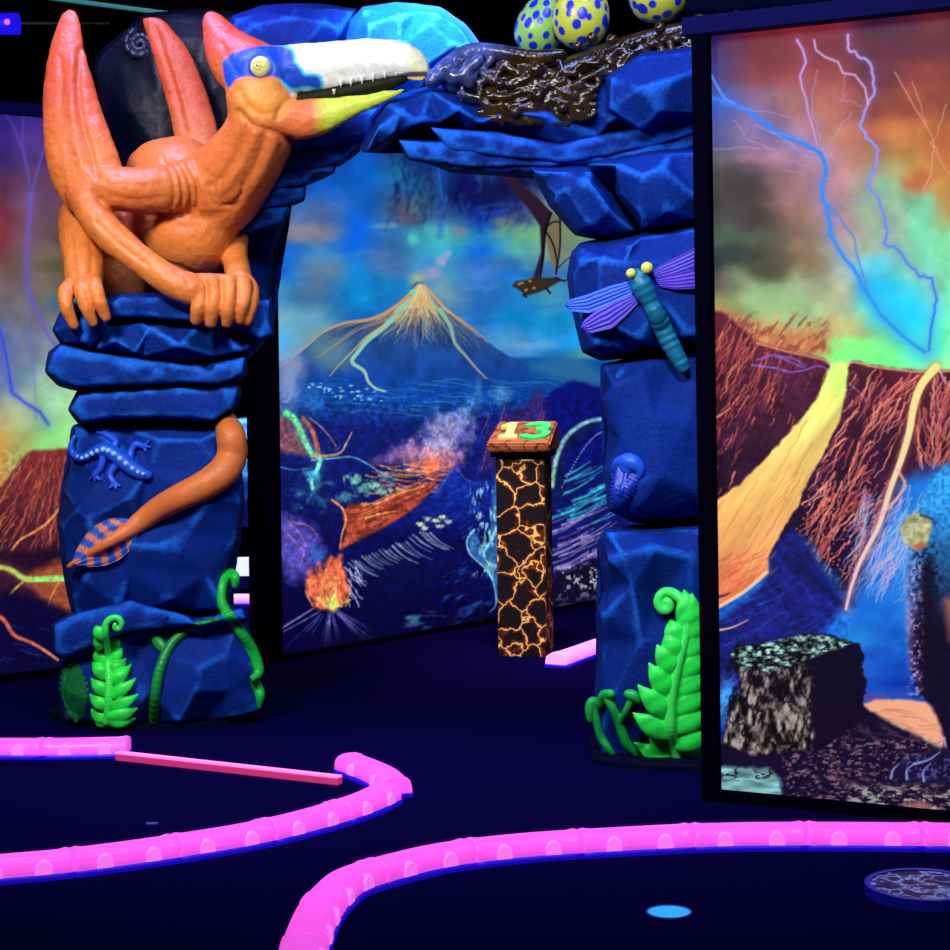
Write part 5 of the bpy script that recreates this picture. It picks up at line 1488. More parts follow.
# ---- creepers
rl = Relief([(154, 724), (158, 670), (186, 632), (222, 620), (151, 634), (165, 647)], .003)
rl.chain([(154, 725, 3, 5.0), (155, 697, 4, 5.0), (159.5, 670, 5, 4.8), (170.5, 645, 4, 4.4), (186, 631, 4, 3.6), (205, 622.5, 4, 2.6), (221, 619, 3, 1.3)])
rl.leaf((164, 650), (151, 633), 5.5, off=3)
single('creeper_stem', rl.mesh('creeper_stem', flatcol((14, 150, 58))), M_green, 'slim green creeper arching over the bottom boulder with one small leaf', 'creeper', P(154, 725, rl.dm), 'sculpted green plants on the arch')
rl = Relief([(258, 706), (252, 650), (226, 612), (222, 590), (229, 574)], .003, pad=20)
rl.chain([(259.5, 707, 2, 2), (260, 694, 3, 4.6), (256, 684, 3, 4.8), (252, 677, 3, 2.2)])
rl.chain([(253, 679, 4, 2.5), (258.5, 671, 5, 5.2), (253, 651, 6, 5.2), (240, 631, 6, 5.2), (227, 613, 6, 5.0), (221.5, 600, 6, 4.6), (223, 583, 6, 4.2), (229, 573.5, 6, 4.8), (235, 577, 6, 4.6), (235, 585, 6, 3.6)])
single('creeper_stem', rl.mesh('creeper_stem', flatcol((20, 190, 64))), M_green, 'thick green creeper with a hooked tip climbing the right edge of the pterosaur pier', 'creeper', P(259, 707, rl.dm), 'sculpted green plants on the arch')
# ---- large fern on the right pier
R2 = [(680, 765), (674, 745), (670.5, 728), (670.5, 708), (672.5, 690), (677, 668), (681, 652), (685.5, 635), (687, 620), (683.5, 604), (676, 595), (667, 592), (660, 596), (658.5, 604), (663, 610), (669, 608), (669, 602), (664.5, 601)]
L2 = [((682, 644), (671, 620)), ((681, 656), (666.5, 634)), ((678, 672), (657, 645)), ((674, 694), (649, 663)), ((671, 714), (638, 685)), ((671, 734), (633, 713)), ((679, 763), (635, 743)), ((675, 756), (650, 738))]
Q2 = [((686, 626), (684, 590)), ((687, 630), (692, 594)), ((686, 640), (700, 608)), ((684, 656), (704, 628)), ((681, 674), (707, 648)), ((678, 692), (709, 668)), ((675, 710), (712, 686)), ((673, 728), (714, 708)), ((675, 744), (716, 730)), ((680, 760), (716, 752))]
build_fern('fern', 'large bright green fern with spiral tip beside the right mural post', R2, L2, Q2, (680, 765), 11.5, 9, (40, 246, 82), (66, 255, 104), rr=(6.0, 4.4), thick=.5)
# ---- club-headed sprouts beside it
rl = Relief([(616, 757), (601, 737), (594, 704)], .003, pad=18)
rl.chain([(617, 760, 2, 2.2), (609, 749, 5, 3.4), (601, 737, 6, 4), (596.5, 721, 6, 4), (594.5, 706, 6, 4)])
rl.chain([(598, 702, 6, 3.6), (592, 702, 6, 4.6), (589.5, 710, 7, 4.4), (590, 720, 7, 3)])
single('sprout', rl.mesh('sprout', flatcol((18, 168, 70))), M_green, 'short single green sprout with a drooping head at the right pier edge', 'sprout', P(617, 760, rl.dm), 'sculpted green plants on the arch')
rl = Relief([(645, 762), (626, 742), (609, 700), (634, 696)], .003, pad=18)
rl.chain([(646, 764, 2, 2), (635, 753, 5, 4), (626, 742, 6, 4.6), (619, 723, 6, 4.6), (613, 709, 6, 4), (608, 700, 7, 4)])
rl.chain([(619, 724, 6, 3.6), (626, 711, 6, 3.2), (631, 700, 6, 3.4)])
rl.chain([(611, 694, 7, 4.6), (604, 696, 8, 5.4), (601, 704, 8, 5)])
rl.chain([(628, 694, 7, 4.4), (634, 696, 8, 5), (637, 700, 8, 3.6)])
single('sprout', rl.mesh('sprout', flatcol((20, 184, 72))), M_green, 'forked green sprout with two club heads left of the large fern', 'sprout', P(646, 764, rl.dm), 'sculpted green plants on the arch')

# ---- lizard
spine = [(75, 436), (71, 445), (73.5, 454), (82, 458), (92, 453.5), (103, 449.5), (114, 454), (126, 463.5), (138, 472), (148, 475)]
rad = [1.5, 2.6, 3.4, 4.0, 4.8, 6.6, 7.4, 7.4, 6.6, 4.2]
lz = thing('lizard', 'small blue lizard with pale back spots on the pterosaur pier', 'lizard', P(110, 460, surf(110, 460)))
rl = Relief(spine + [(95, 478), (115, 487), (104, 431), (146, 444)], .0026)
rl.chain([(x, y, 4, r) for (x, y), r in zip(spine, rad)], .004)
for leg in ([(110, 451), (116, 442), (105, 434)], [(130, 466), (131, 452), (136, 444), (143, 446)], [(104, 455), (101, 467), (95, 475)], [(118, 462), (110, 474), (114, 483)]):
    rl.chain([(x, y, 3, r) for (x, y), r in zip(leg, (4, 3.2, 3.0, 2.6))], .004)
for (x, y), toes in [((105, 434), [(96, 432), (101, 428), (109, 429)]), ((143, 446), [(149, 441), (150, 447), (146, 451)]), ((95, 475), [(90, 479), (95, 481), (100, 480)]), ((114, 483), [(110, 488), (116, 489), (120, 486)])]:
    for t in toes: rl.chain([(x, y, 3, 2.2), (t[0], t[1], 3, 1.2)], .002)
part('body', rl.mesh('body', lambda x, y, V: np.tile(lin((24, 82, 220)), (len(V), 1))), M_blue, lz)
r2 = Relief([(82, 458), (145, 474)], .0022); r2.dm = rl.dm
q = catmull(spine[2:], 4)
for i in range(2, len(q) - 1, 2):
    x, y = q[i]; rr = 1.6 + 1.5 * math.sin(math.pi * min(1, i / len(q)))
    r2.ball(x, y, 4 + 4.6 + 2.0 * math.sin(math.pi * i / len(q)), rr, .0005)
part('back_spots', r2.mesh('back_spots', flatcol((130, 190, 250))), M_blue, lz, 'row of pale blue back spots')

# ---- trilobite
a0 = np.array((631., 458.)); a1 = np.array((619., 502.)); e = (a1 - a0) / np.hypot(*(a1 - a0)); nn = np.array((-e[1], e[0])); L = np.hypot(*(a1 - a0))
pts = [tuple(a0 + e * L * t) for t in np.linspace(0, 1, 6)]
tb = thing('trilobite', 'blue trilobite fossil on the right pier below the dragonfly', 'fossil', P(624, 480, surf(624, 480)))
rl = Relief(pts, .0024, pad=22)
for i in range(9):
    t = .30 + .66 * i / 8; c = a0 + e * L * t; w = 12.5 * math.sqrt(max(.05, 1 - ((t - .3) / .78) ** 2))
    for s in (-1, 1):
        p1 = c + nn * s * w + e * 3.5
        rl.chain([(c[0], c[1], 4.5, 2.6), ((c[0] + p1[0]) / 2, (c[1] + p1[1]) / 2, 4.5, 2.3), (p1[0], p1[1], 1.5, 1.5)], .0012)
rl.chain([(*(a0 + e * L * t), 1.5, 12 - 7 * max(0, t - .4)) for t in (.25, .5, .75, .92)], .002, flat=(DY, .35))
rl.chain([(*(a0 + e * L * t), 6.5, 3.6 - 2 * t) for t in (.25, .5, .75, .98)], .002)
part('body', rl.mesh('body', flatcol((14, 52, 176))), M_blue, tb)
r2 = Relief(pts, .0024, pad=22); r2.dm = rl.dm
r2.chain([(*(a0 + e * L * .34 - nn * 13), 2, 2.5), (*(a0 + e * 8 - nn * 11), 3, 5), (*(a0 + e * 4), 4.5, 8.5), (*(a0 + e * 8 + nn * 11), 3, 5), (*(a0 + e * L * .34 + nn * 13), 2, 2.5)], .004)
r2.ball(*(a0 + e * 9), 2, 10, .004)
part('head_shield', r2.mesh('head_shield', flatcol((26, 92, 228))), M_blue, tb, 'lighter blue head shield')

# ---- dragonfly
df = thing('dragonfly', 'teal dragonfly with violet wings and yellow eyes on the right pier', 'dragonfly', P(655, 310, surf(655, 310)))
ab = [(637, 276), (642, 286), (648, 298), (653, 308), (658.5, 319), (664, 331), (669.5, 342), (676, 354), (683.5, 367)]
rl = Relief(ab, .0024, pad=20, rng_=.02)
rl.chain([(637, 276, 8, 8), (641.5, 285, 10, 10.5), (647, 296, 9, 9), (651, 303, 8, 6.5)], .004)
q = catmull(ab[2:], 4)
for i, (x, y) in enumerate(q):
    t = i / (len(q) - 1)
    rl.ball(x, y, 8, (6.6 + 3.2 * math.sin(math.pi * min(1, t * .8 + .1))) * (1.0 if i % 2 else .86), .0018)
part('body', rl.mesh('body', lambda x, y, V: np.tile(lin((16, 112, 150)), (len(V), 1)) * (.7 + .55 * (np.sin((x * .45 + y * .9) * .72) > .1))[:, None]), M_blue, df, 'ribbed teal body')
for (x, y, r_) in [(631, 273.5, 5.0), (647, 268, 6.2)]:
    r2 = Relief([(x, y)], .002, pad=14); r2.dm = rl.dm; r2.ball(x, y, 12, r_, 0)
    part('eye', r2.mesh('eye', flatcol((214, 226, 84))), M_blue, df, 'round yellow eye')
WG = [([(636, 284), (629, 280.5), (608, 286), (587, 294), (569, 299.5), (564, 305), (570, 311), (589, 313), (612, 304), (632, 294)], (40, 92, 240)),
      ([(638, 299), (632, 294), (616, 299.6), (597, 309), (584, 320), (580, 328), (591, 333), (612, 328), (627, 315), (638, 303)], (74, 58, 214)),
      ([(651, 272), (661, 264.5), (680, 255), (697, 246), (716, 238), (722, 246), (716, 258), (697, 267), (673, 275.5), (655, 279)], (84, 66, 222)),
      ([(654, 279), (668, 275), (697, 268), (716, 264), (724, 272), (716, 284), (697, 288.5), (676, 289.5), (660, 287)], (92, 60, 212))]
for o, c in WG:
    o = np.array(o, dtype=float); root_ = o[0]
    far = o[np.argmax(np.hypot(*(o - root_).T))]
    ax = (far - root_) / np.hypot(*(far - root_)); nx = np.array((-ax[1], ax[0])); L = np.hypot(*(far - root_))
    u = (o - root_) @ ax; v = (o - root_) @ nx
    def ext(t):
        lo_, hi_ = [], []
        for k in range(len(o)):
            u0, u1, v0, v1 = u[k], u[(k + 1) % len(o)], v[k], v[(k + 1) % len(o)]
            if (u0 - t) * (u1 - t) <= 0 and u0 != u1: lo_.append(v0 + (v1 - v0) * (t - u0) / (u1 - u0))
        return (min(lo_), max(lo_)) if lo_ else (0, 0)
    nu, nv = 48, 20; T = []; B = []; cc = []
    dm = rl.dm
    for i in range(nu + 1):
        t = L * (0.01 + .98 * i / nu); a, b = ext(t)
        for j in range(nv + 1):
            s = a + (b - a) * j / nv; p2 = root_ + ax * t + nx * s
            g = j / nv
            ridge = .0022 * math.sin(g * 31) + .004 * math.sin(math.pi * g)
            dd = min(dm - .005, 6.05) - .022 - ridge - .012 * (1 - i / nu)
            T.append(P(p2[0], p2[1], dd)[:]); B.append(P(p2[0], p2[1], dd + .012)[:])
            br = 1.25 if math.sin(g * 31) > .25 else .72
            if g < .2 and c[2] > 235: br = 1.35
            cc.append(lin(c) * br)
    gi = np.arange((nu + 1) * (nv + 1)).reshape(nu + 1, nv + 1); n_ = gi.size
    top = np.stack([gi[:-1, :-1], gi[1:, :-1], gi[1:, 1:], gi[:-1, 1:]], -1).reshape(-1, 4)
    bord = np.array(list(gi[0, :]) + list(gi[1:, -1]) + list(gi[-1, -2::-1]) + list(gi[-2:0:-1, 0])); b2 = np.roll(bord, -1)
    Qw = np.concatenate([top, top[:, ::-1] + n_, np.stack([b2, bord, bord + n_, b2 + n_], -1)])
    part('wing', mesh_np('wing', np.array(T + B), Qw, np.array(cc + cc)), M_wing, df, 'light blue upper wing' if c[2] > 235 else None)

# ---- ammonite on the dark backing rock
def spiral_mesh():
    dm = surf(140, 44, 7.1)
    a_ = np.array(P(122, 62, dm)); b_ = np.array(P(158, 26, dm))
    f = Field(np.minimum(a_, b_) - .06, np.maximum(a_, b_) + .06, .0026)
    pts = []
    for i in range(64):
        t = i / 63; a = 3.0 + t * 14.0; r = 2.0 + 12.5 * t ** 1.2
        pts.append((140 + r * math.cos(a), 44 + r * math.sin(a), (2.0 + 2.4 * t) * (1.0 if i % 3 else .6)))
    for x, y, r in pts:
        f.ell(P(x, y, dm - .008), (r * dm / F,) * 3, .0012)
    V, Q = f.mesh(1)
    return (seat(V), Q), dm


(Vs, Qs), dm = spiral_mesh()
single('ammonite', mesh_np('ammonite', Vs, Qs, np.tile(lin((26, 30, 56)), (len(Vs), 1))), mat('glossy dark fossil', attr=True, rough=.35, spec=.3), 'dark coiled ammonite fossil on the dark rock between the wings', 'fossil', P(140, 44, dm))

# ================================================================== nest and eggs on the lintel
M_root = mat('glossy brown roots', attr=True, rough=0.18, spec=0.6, bump=(70, .25), mottle=.4, mscale=25)
rng = random.Random(17)
nf = Field((-.26, 6.08, 2.06), (1.12, 6.80, 2.66), .0052)
mass = pc((452, 82, 6.40, 11), (480, 78, 6.42, 12), (515, 86, 6.42, 15), (552, 80, 6.43, 15), (590, 64, 6.47, 13), (625, 48, 6.47, 10), (665, 36, 6.47, 9), (705, 28, 6.47, 8), (755, 24, 6.47, 8))
nf.chain(mass, .02)
nf.chain(pc((484, 92, 6.40, 10), (512, 108, 6.39, 12), (545, 116, 6.38, 10), (572, 106, 6.39, 10), (596, 84, 6.40, 9)), .02)
nf.ell(P(535, 98, 6.39), (.125, .055, .075), .02)
for k in range(120):
    x = rng.uniform(452, 745) if k % 3 else rng.uniform(478, 605)
    top = 64 - max(0, x - 560) * .27
    y = rng.uniform(top, top + (54 if x < 605 else 20)); a = rng.choice([-.5, .2, .7, 2.4, 1.3, -.3]) + rng.uniform(-.4, .4); pts = []
    r = rng.uniform(2.0, 4.6); turn = rng.choice((-1, 1)) * rng.uniform(.1, .5)
    for i in range(rng.randint(4, 8)):
        if not (448 < x < 752 and top - 5 < y < top + (62 if x < 600 else 24) - max(0, 500 - x) * .5): break
        u = (y - top) / 56.0
        dep = 6.355 + max(0, x - 590) * .0006 - .016 * math.sin(math.pi * min(1, max(0, u))) + rng.uniform(-.008, .004)
        pts.append((x, y, dep, r * rng.uniform(.85, 1.1)))
        x += math.cos(a) * 9; y += math.sin(a) * 9 * .75; a += turn + rng.uniform(-.4, .4)
        top = 64 - max(0, x - 560) * .27
    if len(pts) > 2: nf.chain(pc(*pts), .0025, n=4)
for (x, y, r) in [(536, 70, 8), (538, 96, 6.5), (515, 112, 6), (563, 108, 5.5), (545, 88, 4), (592, 38, 6), (612, 40, 6), (632, 44, 5), (578, 46, 5), (660, 28, 6), (700, 20, 7), (742, 18, 6), (500, 84, 5)]:
    nf.ell(P(x, y, 6.325 + max(0, x - 590) * .0006), (r * 6.3 / F,) * 3, .004)
nf.chain(pc((447, 64, 6.38, 7), (470, 52, 6.37, 8), (495, 52, 6.36, 8), (530, 58, 6.36, 8), (560, 56, 6.37, 7)), .006)
nf.chain(pc((470, 84, 6.33, 5), (466, 72, 6.33, 6), (478, 60, 6.33, 6)), .006)
for (x, y, rx) in [(436, 77, 11), (446, 70, 12), (456, 78, 11), (432, 83, 7), (462, 62, 8)]:
    nf.ell(P(x, y, 6.36), (rx * 6.36 / F, .05, rx * .8 * 6.36 / F), .01)
Vn, Qn = nf.mesh(1)
nx_, ny_ = project(Vn)
nn_ = noise3(Vn[::1], 9.0, 3.0)
cn = lin((58, 40, 14))[None, :] * (.35 + .6 * np.clip(nn_ + .5, 0, 1.6))[:, None]
a = np.clip((500 - nx_ - (ny_ - 70) * 1.0) / 40, 0, 1)[:, None]
cn = cn * (1 - a) + lin((70, 84, 150))[None, :] * a * (.6 + .7 * np.clip(nn_ + .4, 0, 1))[:, None]  # left end: the spotlight's blue painted into the root colour
single('root_nest', mesh_np('root_nest', Vn, Qn, cn), M_root, 'glossy brown nest of tangled roots draped over the arch lintel', 'nest', P(560, 90, 6.45))
M_egg = mat('spotted egg shell', attr=True, rough=.3, spec=.5)


def egg(px, py, d, rx, ry, tilt, base, label, seed):
    s = d / F; rng = random.Random(seed)
    bm = bmesh.new(); bmesh.ops.create_uvsphere(bm, u_segments=160, v_segments=100, radius=1)
    pts = np.array([v.co[:] for v in bm.verts]); n = 64; ga = math.pi * (3 - math.sqrt(5)); dots = []
    for i in range(n):
        z = 1 - 2 * (i + .5) / n; r = math.sqrt(1 - z * z); v = np.array((r * math.cos(ga * i), r * math.sin(ga * i), z)) + np.array([rng.uniform(-.12, .12) for _ in range(3)])
        dots.append((v / np.linalg.norm(v), rng.uniform(.10, .19)))
    c = np.tile(lin(base), (len(pts), 1))
    for v, r in dots:
        dist = np.arccos(np.clip(pts @ v, -1, 1)); a = np.clip((r - dist) / .03 + .5, 0, 1)[:, None]
        c = c * (1 - a) + lin((24, 44, 205))[None, :] * a
    for v in bm.verts:
        z = v.co.z; w = 1 - .16 * z
        v.co = Vector((v.co.x * rx * s * w, v.co.y * rx * s * w, z * ry * s))
    bmesh.ops.transform(bm, matrix=Matrix.Translation(P(px, py, d)) @ Matrix.Rotation(tilt, 4, 'Y'), verts=bm.verts)
    me = mesh_bm('egg', bm, True)
    c4 = np.ones((len(pts), 4), dtype=np.float32); c4[:, :3] = c
    a_ = me.color_attributes.new('Col', 'FLOAT_COLOR', 'POINT'); a_.data.foreach_set('color', c4.ravel())
    b = P(px, py + ry, d)
    single('egg', me, M_egg, label, 'egg', b, 'spotted eggs in the root nest')


egg(541, 24, 6.62, 24, 33, math.radians(20), (150, 205, 96), 'green-tinted egg with blue spots leaning behind its neighbour in the nest', 3)
egg(581, 12, 6.52, 28.5, 37, math.radians(4), (212, 218, 66), 'upright yellow egg with blue spots in the middle of the nest', 4)
egg(657, -13, 6.50, 30, 36, math.radians(-4), (212, 218, 60), 'yellow blue-spotted egg set apart, nearest the right mural', 8)

# ================================================================== the numbered post
def attr_voronoi(name, scale, lw, cdark, cline, cmid, rough=.5, estr=0.0, seedv=(0, 0, 0)):
    m = bpy.data.materials.new(name); m.use_nodes = True; nt = m.node_tree; b = nt.nodes['Principled BSDF']
    tc = nt.nodes.new('ShaderNodeTexCoord'); mp = nt.nodes.new('ShaderNodeMapping'); mp.inputs['Location'].default_value = seedv
    nz = nt.nodes.new('ShaderNodeTexNoise'); nz.inputs['Scale'].default_value = scale * 1.6; nz.inputs['Detail'].default_value = 3
    ad = nt.nodes.new('ShaderNodeMixRGB'); ad.blend_type = 'ADD'; ad.inputs[0].default_value = .10
    nt.links.new(tc.outputs['Object'], mp.inputs['Vector']); nt.links.new(mp.outputs[0], nz.inputs['Vector'])
    nt.links.new(mp.outputs[0], ad.inputs[1]); nt.links.new(nz.outputs['Color'], ad.inputs[2])
    v = nt.nodes.new('ShaderNodeTexVoronoi'); v.feature = 'DISTANCE_TO_EDGE'; v.inputs['Scale'].default_value = scale
    nt.links.new(ad.outputs[0], v.inputs['Vector'])
    r = nt.nodes.new('ShaderNodeValToRGB'); r.color_ramp.interpolation = 'LINEAR'
    e = r.color_ramp.elements
    e[0].position = 0; e[0].color = lin4(cline); e[1].position = lw * 7; e[1].color = lin4(cdark)
    k = e.new(lw); k.color = lin4(cline); k = e.new(lw * 1.9); k.color = lin4(cmid)
    nt.links.new(v.outputs['Distance'], r.inputs['Fac'])
    nt.links.new(r.outputs['Color'], b.inputs['Base Color']); b.inputs['Roughness'].default_value = rough
    b.inputs['Specular IOR Level'].default_value = 0.15
    if estr: nt.links.new(r.outputs['Color'], b.inputs['Emission Color']); b.inputs['Emission Strength'].default_value = estr
    return m


M_lava = attr_voronoi('cracked lava print', 9.0, .016, (16, 5, 12), (240, 196, 104), (120, 40, 20), .6, 0.0, (.3, .1, .25))
M_stone = attr_voronoi('painted sign stone', 10.0, .014, (168, 92, 60), (44, 16, 12), (120, 60, 40), .6, 0.0, (.1, .4, .2))
M_one = mat('cream digit', (244, 232, 140), rough=.4); M_three = mat('green digit', (70, 240, 120), rough=.4)
pb = G(527, 657); pb.z = 0; pb.y += .10
NP_ = thing('number_post', 'square black lava-cracked post with a slanted 13 sign before the blue mural', 'marker post', pb)
th = math.radians(12); ca, sa = math.cos(th), math.sin(th)
Mr = Matrix.Rotation(-th, 4, 'Z'); Mr.translation = pb
PH = .935
bm = bmesh.new(); bm_box(bm, (-.112, -.10, 0), (.112, .10, PH)); bmesh.ops.bevel(bm, geom=bm.edges[:], offset=.004, segments=2, affect='EDGES')
bmesh.ops.transform(bm, matrix=Mr, verts=bm.verts)
part('post', mesh_bm('post', bm), M_lava, NP_, 'black post with orange crack pattern')
# slanted sign slab
bm = bmesh.new()
sl = [(-.145, -.14, PH), (.145, -.14, PH), (.145, .14, PH), (-.145, .14, PH), (-.148, -.15, PH + .035), (.148, -.15, PH + .035), (.14, .13, PH + .135), (-.14, .13, PH + .135)]
vs = [bm.verts.new(p) for p in sl]
for f in ((0, 3, 2, 1), (4, 5, 6, 7), (0, 1, 5, 4), (1, 2, 6, 5), (2, 3, 7, 6), (3, 0, 4, 7)): bm.faces.new([vs[i] for i in f])
bmesh.ops.bevel(bm, geom=bm.edges[:], offset=.008, segments=2, affect='EDGES')
bmesh.ops.transform(bm, matrix=Mr, verts=bm.verts)
sg = part('sign', mesh_bm('sign', bm), M_stone, NP_, 'slanted brown stone slab')
bm = bmesh.new(); bm_box(bm, (-.13, -.125, PH - .025), (.13, .125, PH + .002)); bmesh.ops.transform(bm, matrix=Mr, verts=bm.verts)
part('collar', mesh_bm('collar', bm), M_frame, NP_)
sn = Vector((0, -.1, .28)).normalized(); su = Vector((0, .28, .1)).normalized()


def digit(polys, m, label, ox):
    bm = bmesh.new()
    for poly_ in polys:
        lo_ = []; hi_ = []
        for (x, y) in poly_:
            p = Vector((ox + x, 0, 0)) + su * y + Vector((0, -.01, PH + .085))
            lo_.append(bm.verts.new(p)); hi_.append(bm.verts.new(p + sn * .014))
        bm.faces.new(hi_); bm.faces.new(lo_[::-1])
        for i in range(len(lo_)):
            j = (i + 1) % len(lo_); bm.faces.new([lo_[i], lo_[j], hi_[j], hi_[i]])
    bmesh.ops.transform(bm, matrix=Mr, verts=bm.verts)
    part('digit', mesh_bm('digit', bm), m, sg, label)


digit([[(-.035, -.095), (.05, -.095), (.05, -.06), (.026, -.06), (.026, .095), (-.006, .095), (-.045, .06), (-.045, .03), (-.012, .045), (-.012, -.06), (-.035, -.06)]], M_one, 'cream numeral 1', -.062)


def arc(cx, cy, ro, ri, a0, a1, n=14, sx=1.0):
    o = [(cx + sx * ro * math.cos(a), cy + ro * math.sin(a)) for a in np.linspace(a0, a1, n)]
    i = [(cx + sx * ri * math.cos(a), cy + ri * math.sin(a)) for a in np.linspace(a1, a0, n)]
    return o + i


digit([arc(0, .045, .055, .024, math.radians(165), math.radians(-90), sx=1.15), arc(0, -.042, .060, .028, math.radians(90), math.radians(-165), sx=1.2)], M_three, 'green numeral 3', .062)

# ================================================================== fairway curbs
M_pink = mat('lit pink curb plastic', (255, 90, 230), rough=.35, spec=.4, emit=(255, 88, 232), estr=.74, mottle=.10, mscale=9)
M_pinkhot = mat('lit pink bolt pocket', (255, 120, 240), rough=.35, emit=(255, 122, 240), estr=.78)
M_pale = mat('lit pale pink curb plastic', (255, 150, 245), rough=.35, emit=(255, 140, 246), estr=.85)
M_reflect = mat('blue curb reflection', (26, 14, 190), rough=.5, emit=(36, 12, 230), estr=.5)
M_board = mat('pink painted board', (214, 60, 130), rough=.5, emit=(190, 40, 110), estr=.45)
M_edge = mat('bright pink board edge', (255, 150, 220), rough=.4, emit=(255, 110, 200), estr=.9)


def path_pts(px):
    q = [np.array(G(x, y)[:2]) for x, y in px]
    c = np.array(catmull(q, 12)); s = np.concatenate([[0], np.cumsum(np.hypot(*np.diff(c, axis=0).T))])
    return c, s


def at(c, s, t): return np.array([np.interp(t, s, c[:, 0]), np.interp(t, s, c[:, 1])])


PROF = [(-.050, .014), (-.050, .030), (-.046, .046), (-.036, .056), (-.018, .0615), (.0, .0625), (.018, .0615), (.036, .056), (.046, .046), (.050, .030), (.050, .014)]


def sweep(c, s, a, b, prof, n, scale=lambda t: 1.0, closed=False):
    V = []; Q = []; m = len(prof)
    for i in range(n + 1):
        t = a + (b - a) * i / n; p = at(c, s, t); e = at(c, s, t + .004) - at(c, s, t - .004); e /= np.hypot(*e) + 1e-9
        nr = np.array((-e[1], e[0])); k = scale((t - a) / (b - a))
        for u, z in prof: V.append((p[0] + nr[0] * u * k, p[1] + nr[1] * u * k, z * k))
    for i in range(n):
        for j in range(m):
            Q.append([i * m + j, i * m + (j + 1) % m, (i + 1) * m + (j + 1) % m, (i + 1) * m + j])
    caps = [list(range(m)), [n * m + j for j in range(m)][::-1]]
    return V, Q, caps


def to_mesh(name, V, Q, caps, smooth=True):
    bm = bmesh.new(); vs = [bm.verts.new(v) for v in V]
    for q in Q: bm.faces.new([vs[i] for i in q])
    for cp in caps: bm.faces.new([vs[i] for i in cp])
    me = mesh_bm(name, bm, False)
    me.polygons.foreach_set('use_smooth', [len(p.vertices) == 4 for p in me.polygons])
    return me


def curb_segment(c, s, a, b, label, group, m=None, pockets=True, side=-1):
    p = at(c, s, (a + b) / 2)
    root = thing('curb_segment', label, 'curb', (p[0], p[1], 0), group)
    L = b - a
    sc = lambda t: 1.0 + .055 * (math.exp(-((t - .045) / .03) ** 2) + math.exp(-((t - .955) / .03) ** 2))
    part('curb_body', to_mesh('curb_body', *sweep(c, s, a, b - .003, PROF, 26, sc)), m or M_pink, root)
    part('reflection_strip', to_mesh('reflection_strip', *sweep(c, s, a, b - .003, [(-.054, .0005), (-.054, .0165), (.054, .0165), (.054, .0005)], 12)), M_reflect, root, 'blue reflection along the curb foot')  # blue reflection on the curb's shaded foot, made as a strip
    if pockets:
        for f in (.27, .73):
            for sd in (side,):
                t = a + L * f; q = at(c, s, t); e = at(c, s, t + .004) - at(c, s, t - .004); e /= np.hypot(*e); nr = np.array((-e[1], e[0])) * sd
                bm = bmesh.new(); n = 12; w = .023; h = .036
                prof = [(-w, 0), (-w, h * .45)] + [(w * math.cos(x), h * .45 + h * .55 * math.sin(x)) for x in np.linspace(math.pi, 0, n)] + [(w, h * .45), (w, 0)]
                o_ = []; i_ = []
                for x, z in prof:
                    zz = z + .017
                    o_.append(bm.verts.new((q[0] + e[0] * x + nr[0] * .040, q[1] + e[1] * x + nr[1] * .040, zz)))
                    i_.append(bm.verts.new((q[0] + e[0] * x * .86 + nr[0] * .0545, q[1] + e[1] * x * .86 + nr[1] * .0545, .017 + z * .86)))
                bm.faces.new(i_); bm.faces.new(o_[::-1])
                for i in range(len(o_)):
                    j = (i + 1) % len(o_); bm.faces.new([o_[i], o_[j], i_[j], i_[i]])
                part('bolt_pocket', mesh_bm('bolt_pocket', bm, False), M_pinkhot, root)


# left fairway: near side, its turned tip, far side
GL = 'pink curbs round the left fairway'; GR = 'pink curbs round the right fairway'
c, s = path_pts([(-150, 889), (-60, 886), (0, 880), (60, 874.5), (120, 867), (180, 858), (250, 846), (310, 831.5), (360, 815.5), (387, 803)])
tot = s[-1]; n = 6
order = ['at the bend tip', 'next to the bend tip', 'third from the bend tip', 'fourth from the bend tip', 'fifth from the bend tip', 'last before the frame edge']
cuts = np.linspace(0, tot, n + 1)
for i in range(n):
    curb_segment(c, s, cuts[n - 1 - i], cuts[n - i], 'pink lit curb segment of the left fairway near side, ' + order[i], GL)
c, s = path_pts([(396, 799), (386, 789), (371, 781), (348, 772)])
curb_segment(c, s, 0, s[-1], 'short pink lit curb piece turned back beside the straight board', GL, side=1)
c, s = path_pts([(-120, 757), (-60, 757), (0, 757), (60, 757), (130, 755.5)])
for i, (a, b) in enumerate(zip(np.linspace(0, s[-1], 4)[:-1], np.linspace(0, s[-1], 4)[1:])):
    curb_segment(c, s, a, b, ['pink lit far-side curb outermost by the frame edge below the left pier', 'pink lit far-side curb segment in front of the small leaf', 'pink lit far-side curb segment ending where the straight board starts'][i], GL)
# straight board closing the fairway
a = G(118, 760); b = G(340, 785); a.z = b.z = 0
bd = thing('fairway_board', 'straight low pink board between the two curb ends of the left fairway', 'board', (a + b) / 2)
a1 = a + Vector((0, 0, .016)); b1 = b + Vector((0, 0, .016))
part('board', bar_mesh('board', a1 - Vector((0, 0, .004)), b1 - Vector((0, 0, .004)), .030, .023, .003), M_board, bd)
part('top_edge', bar_mesh('top_edge', a1 + Vector((0, 0, .010)), b1 + Vector((0, 0, .010)), .03, .006, .001), M_edge, bd, 'glowing pale pink top edge')
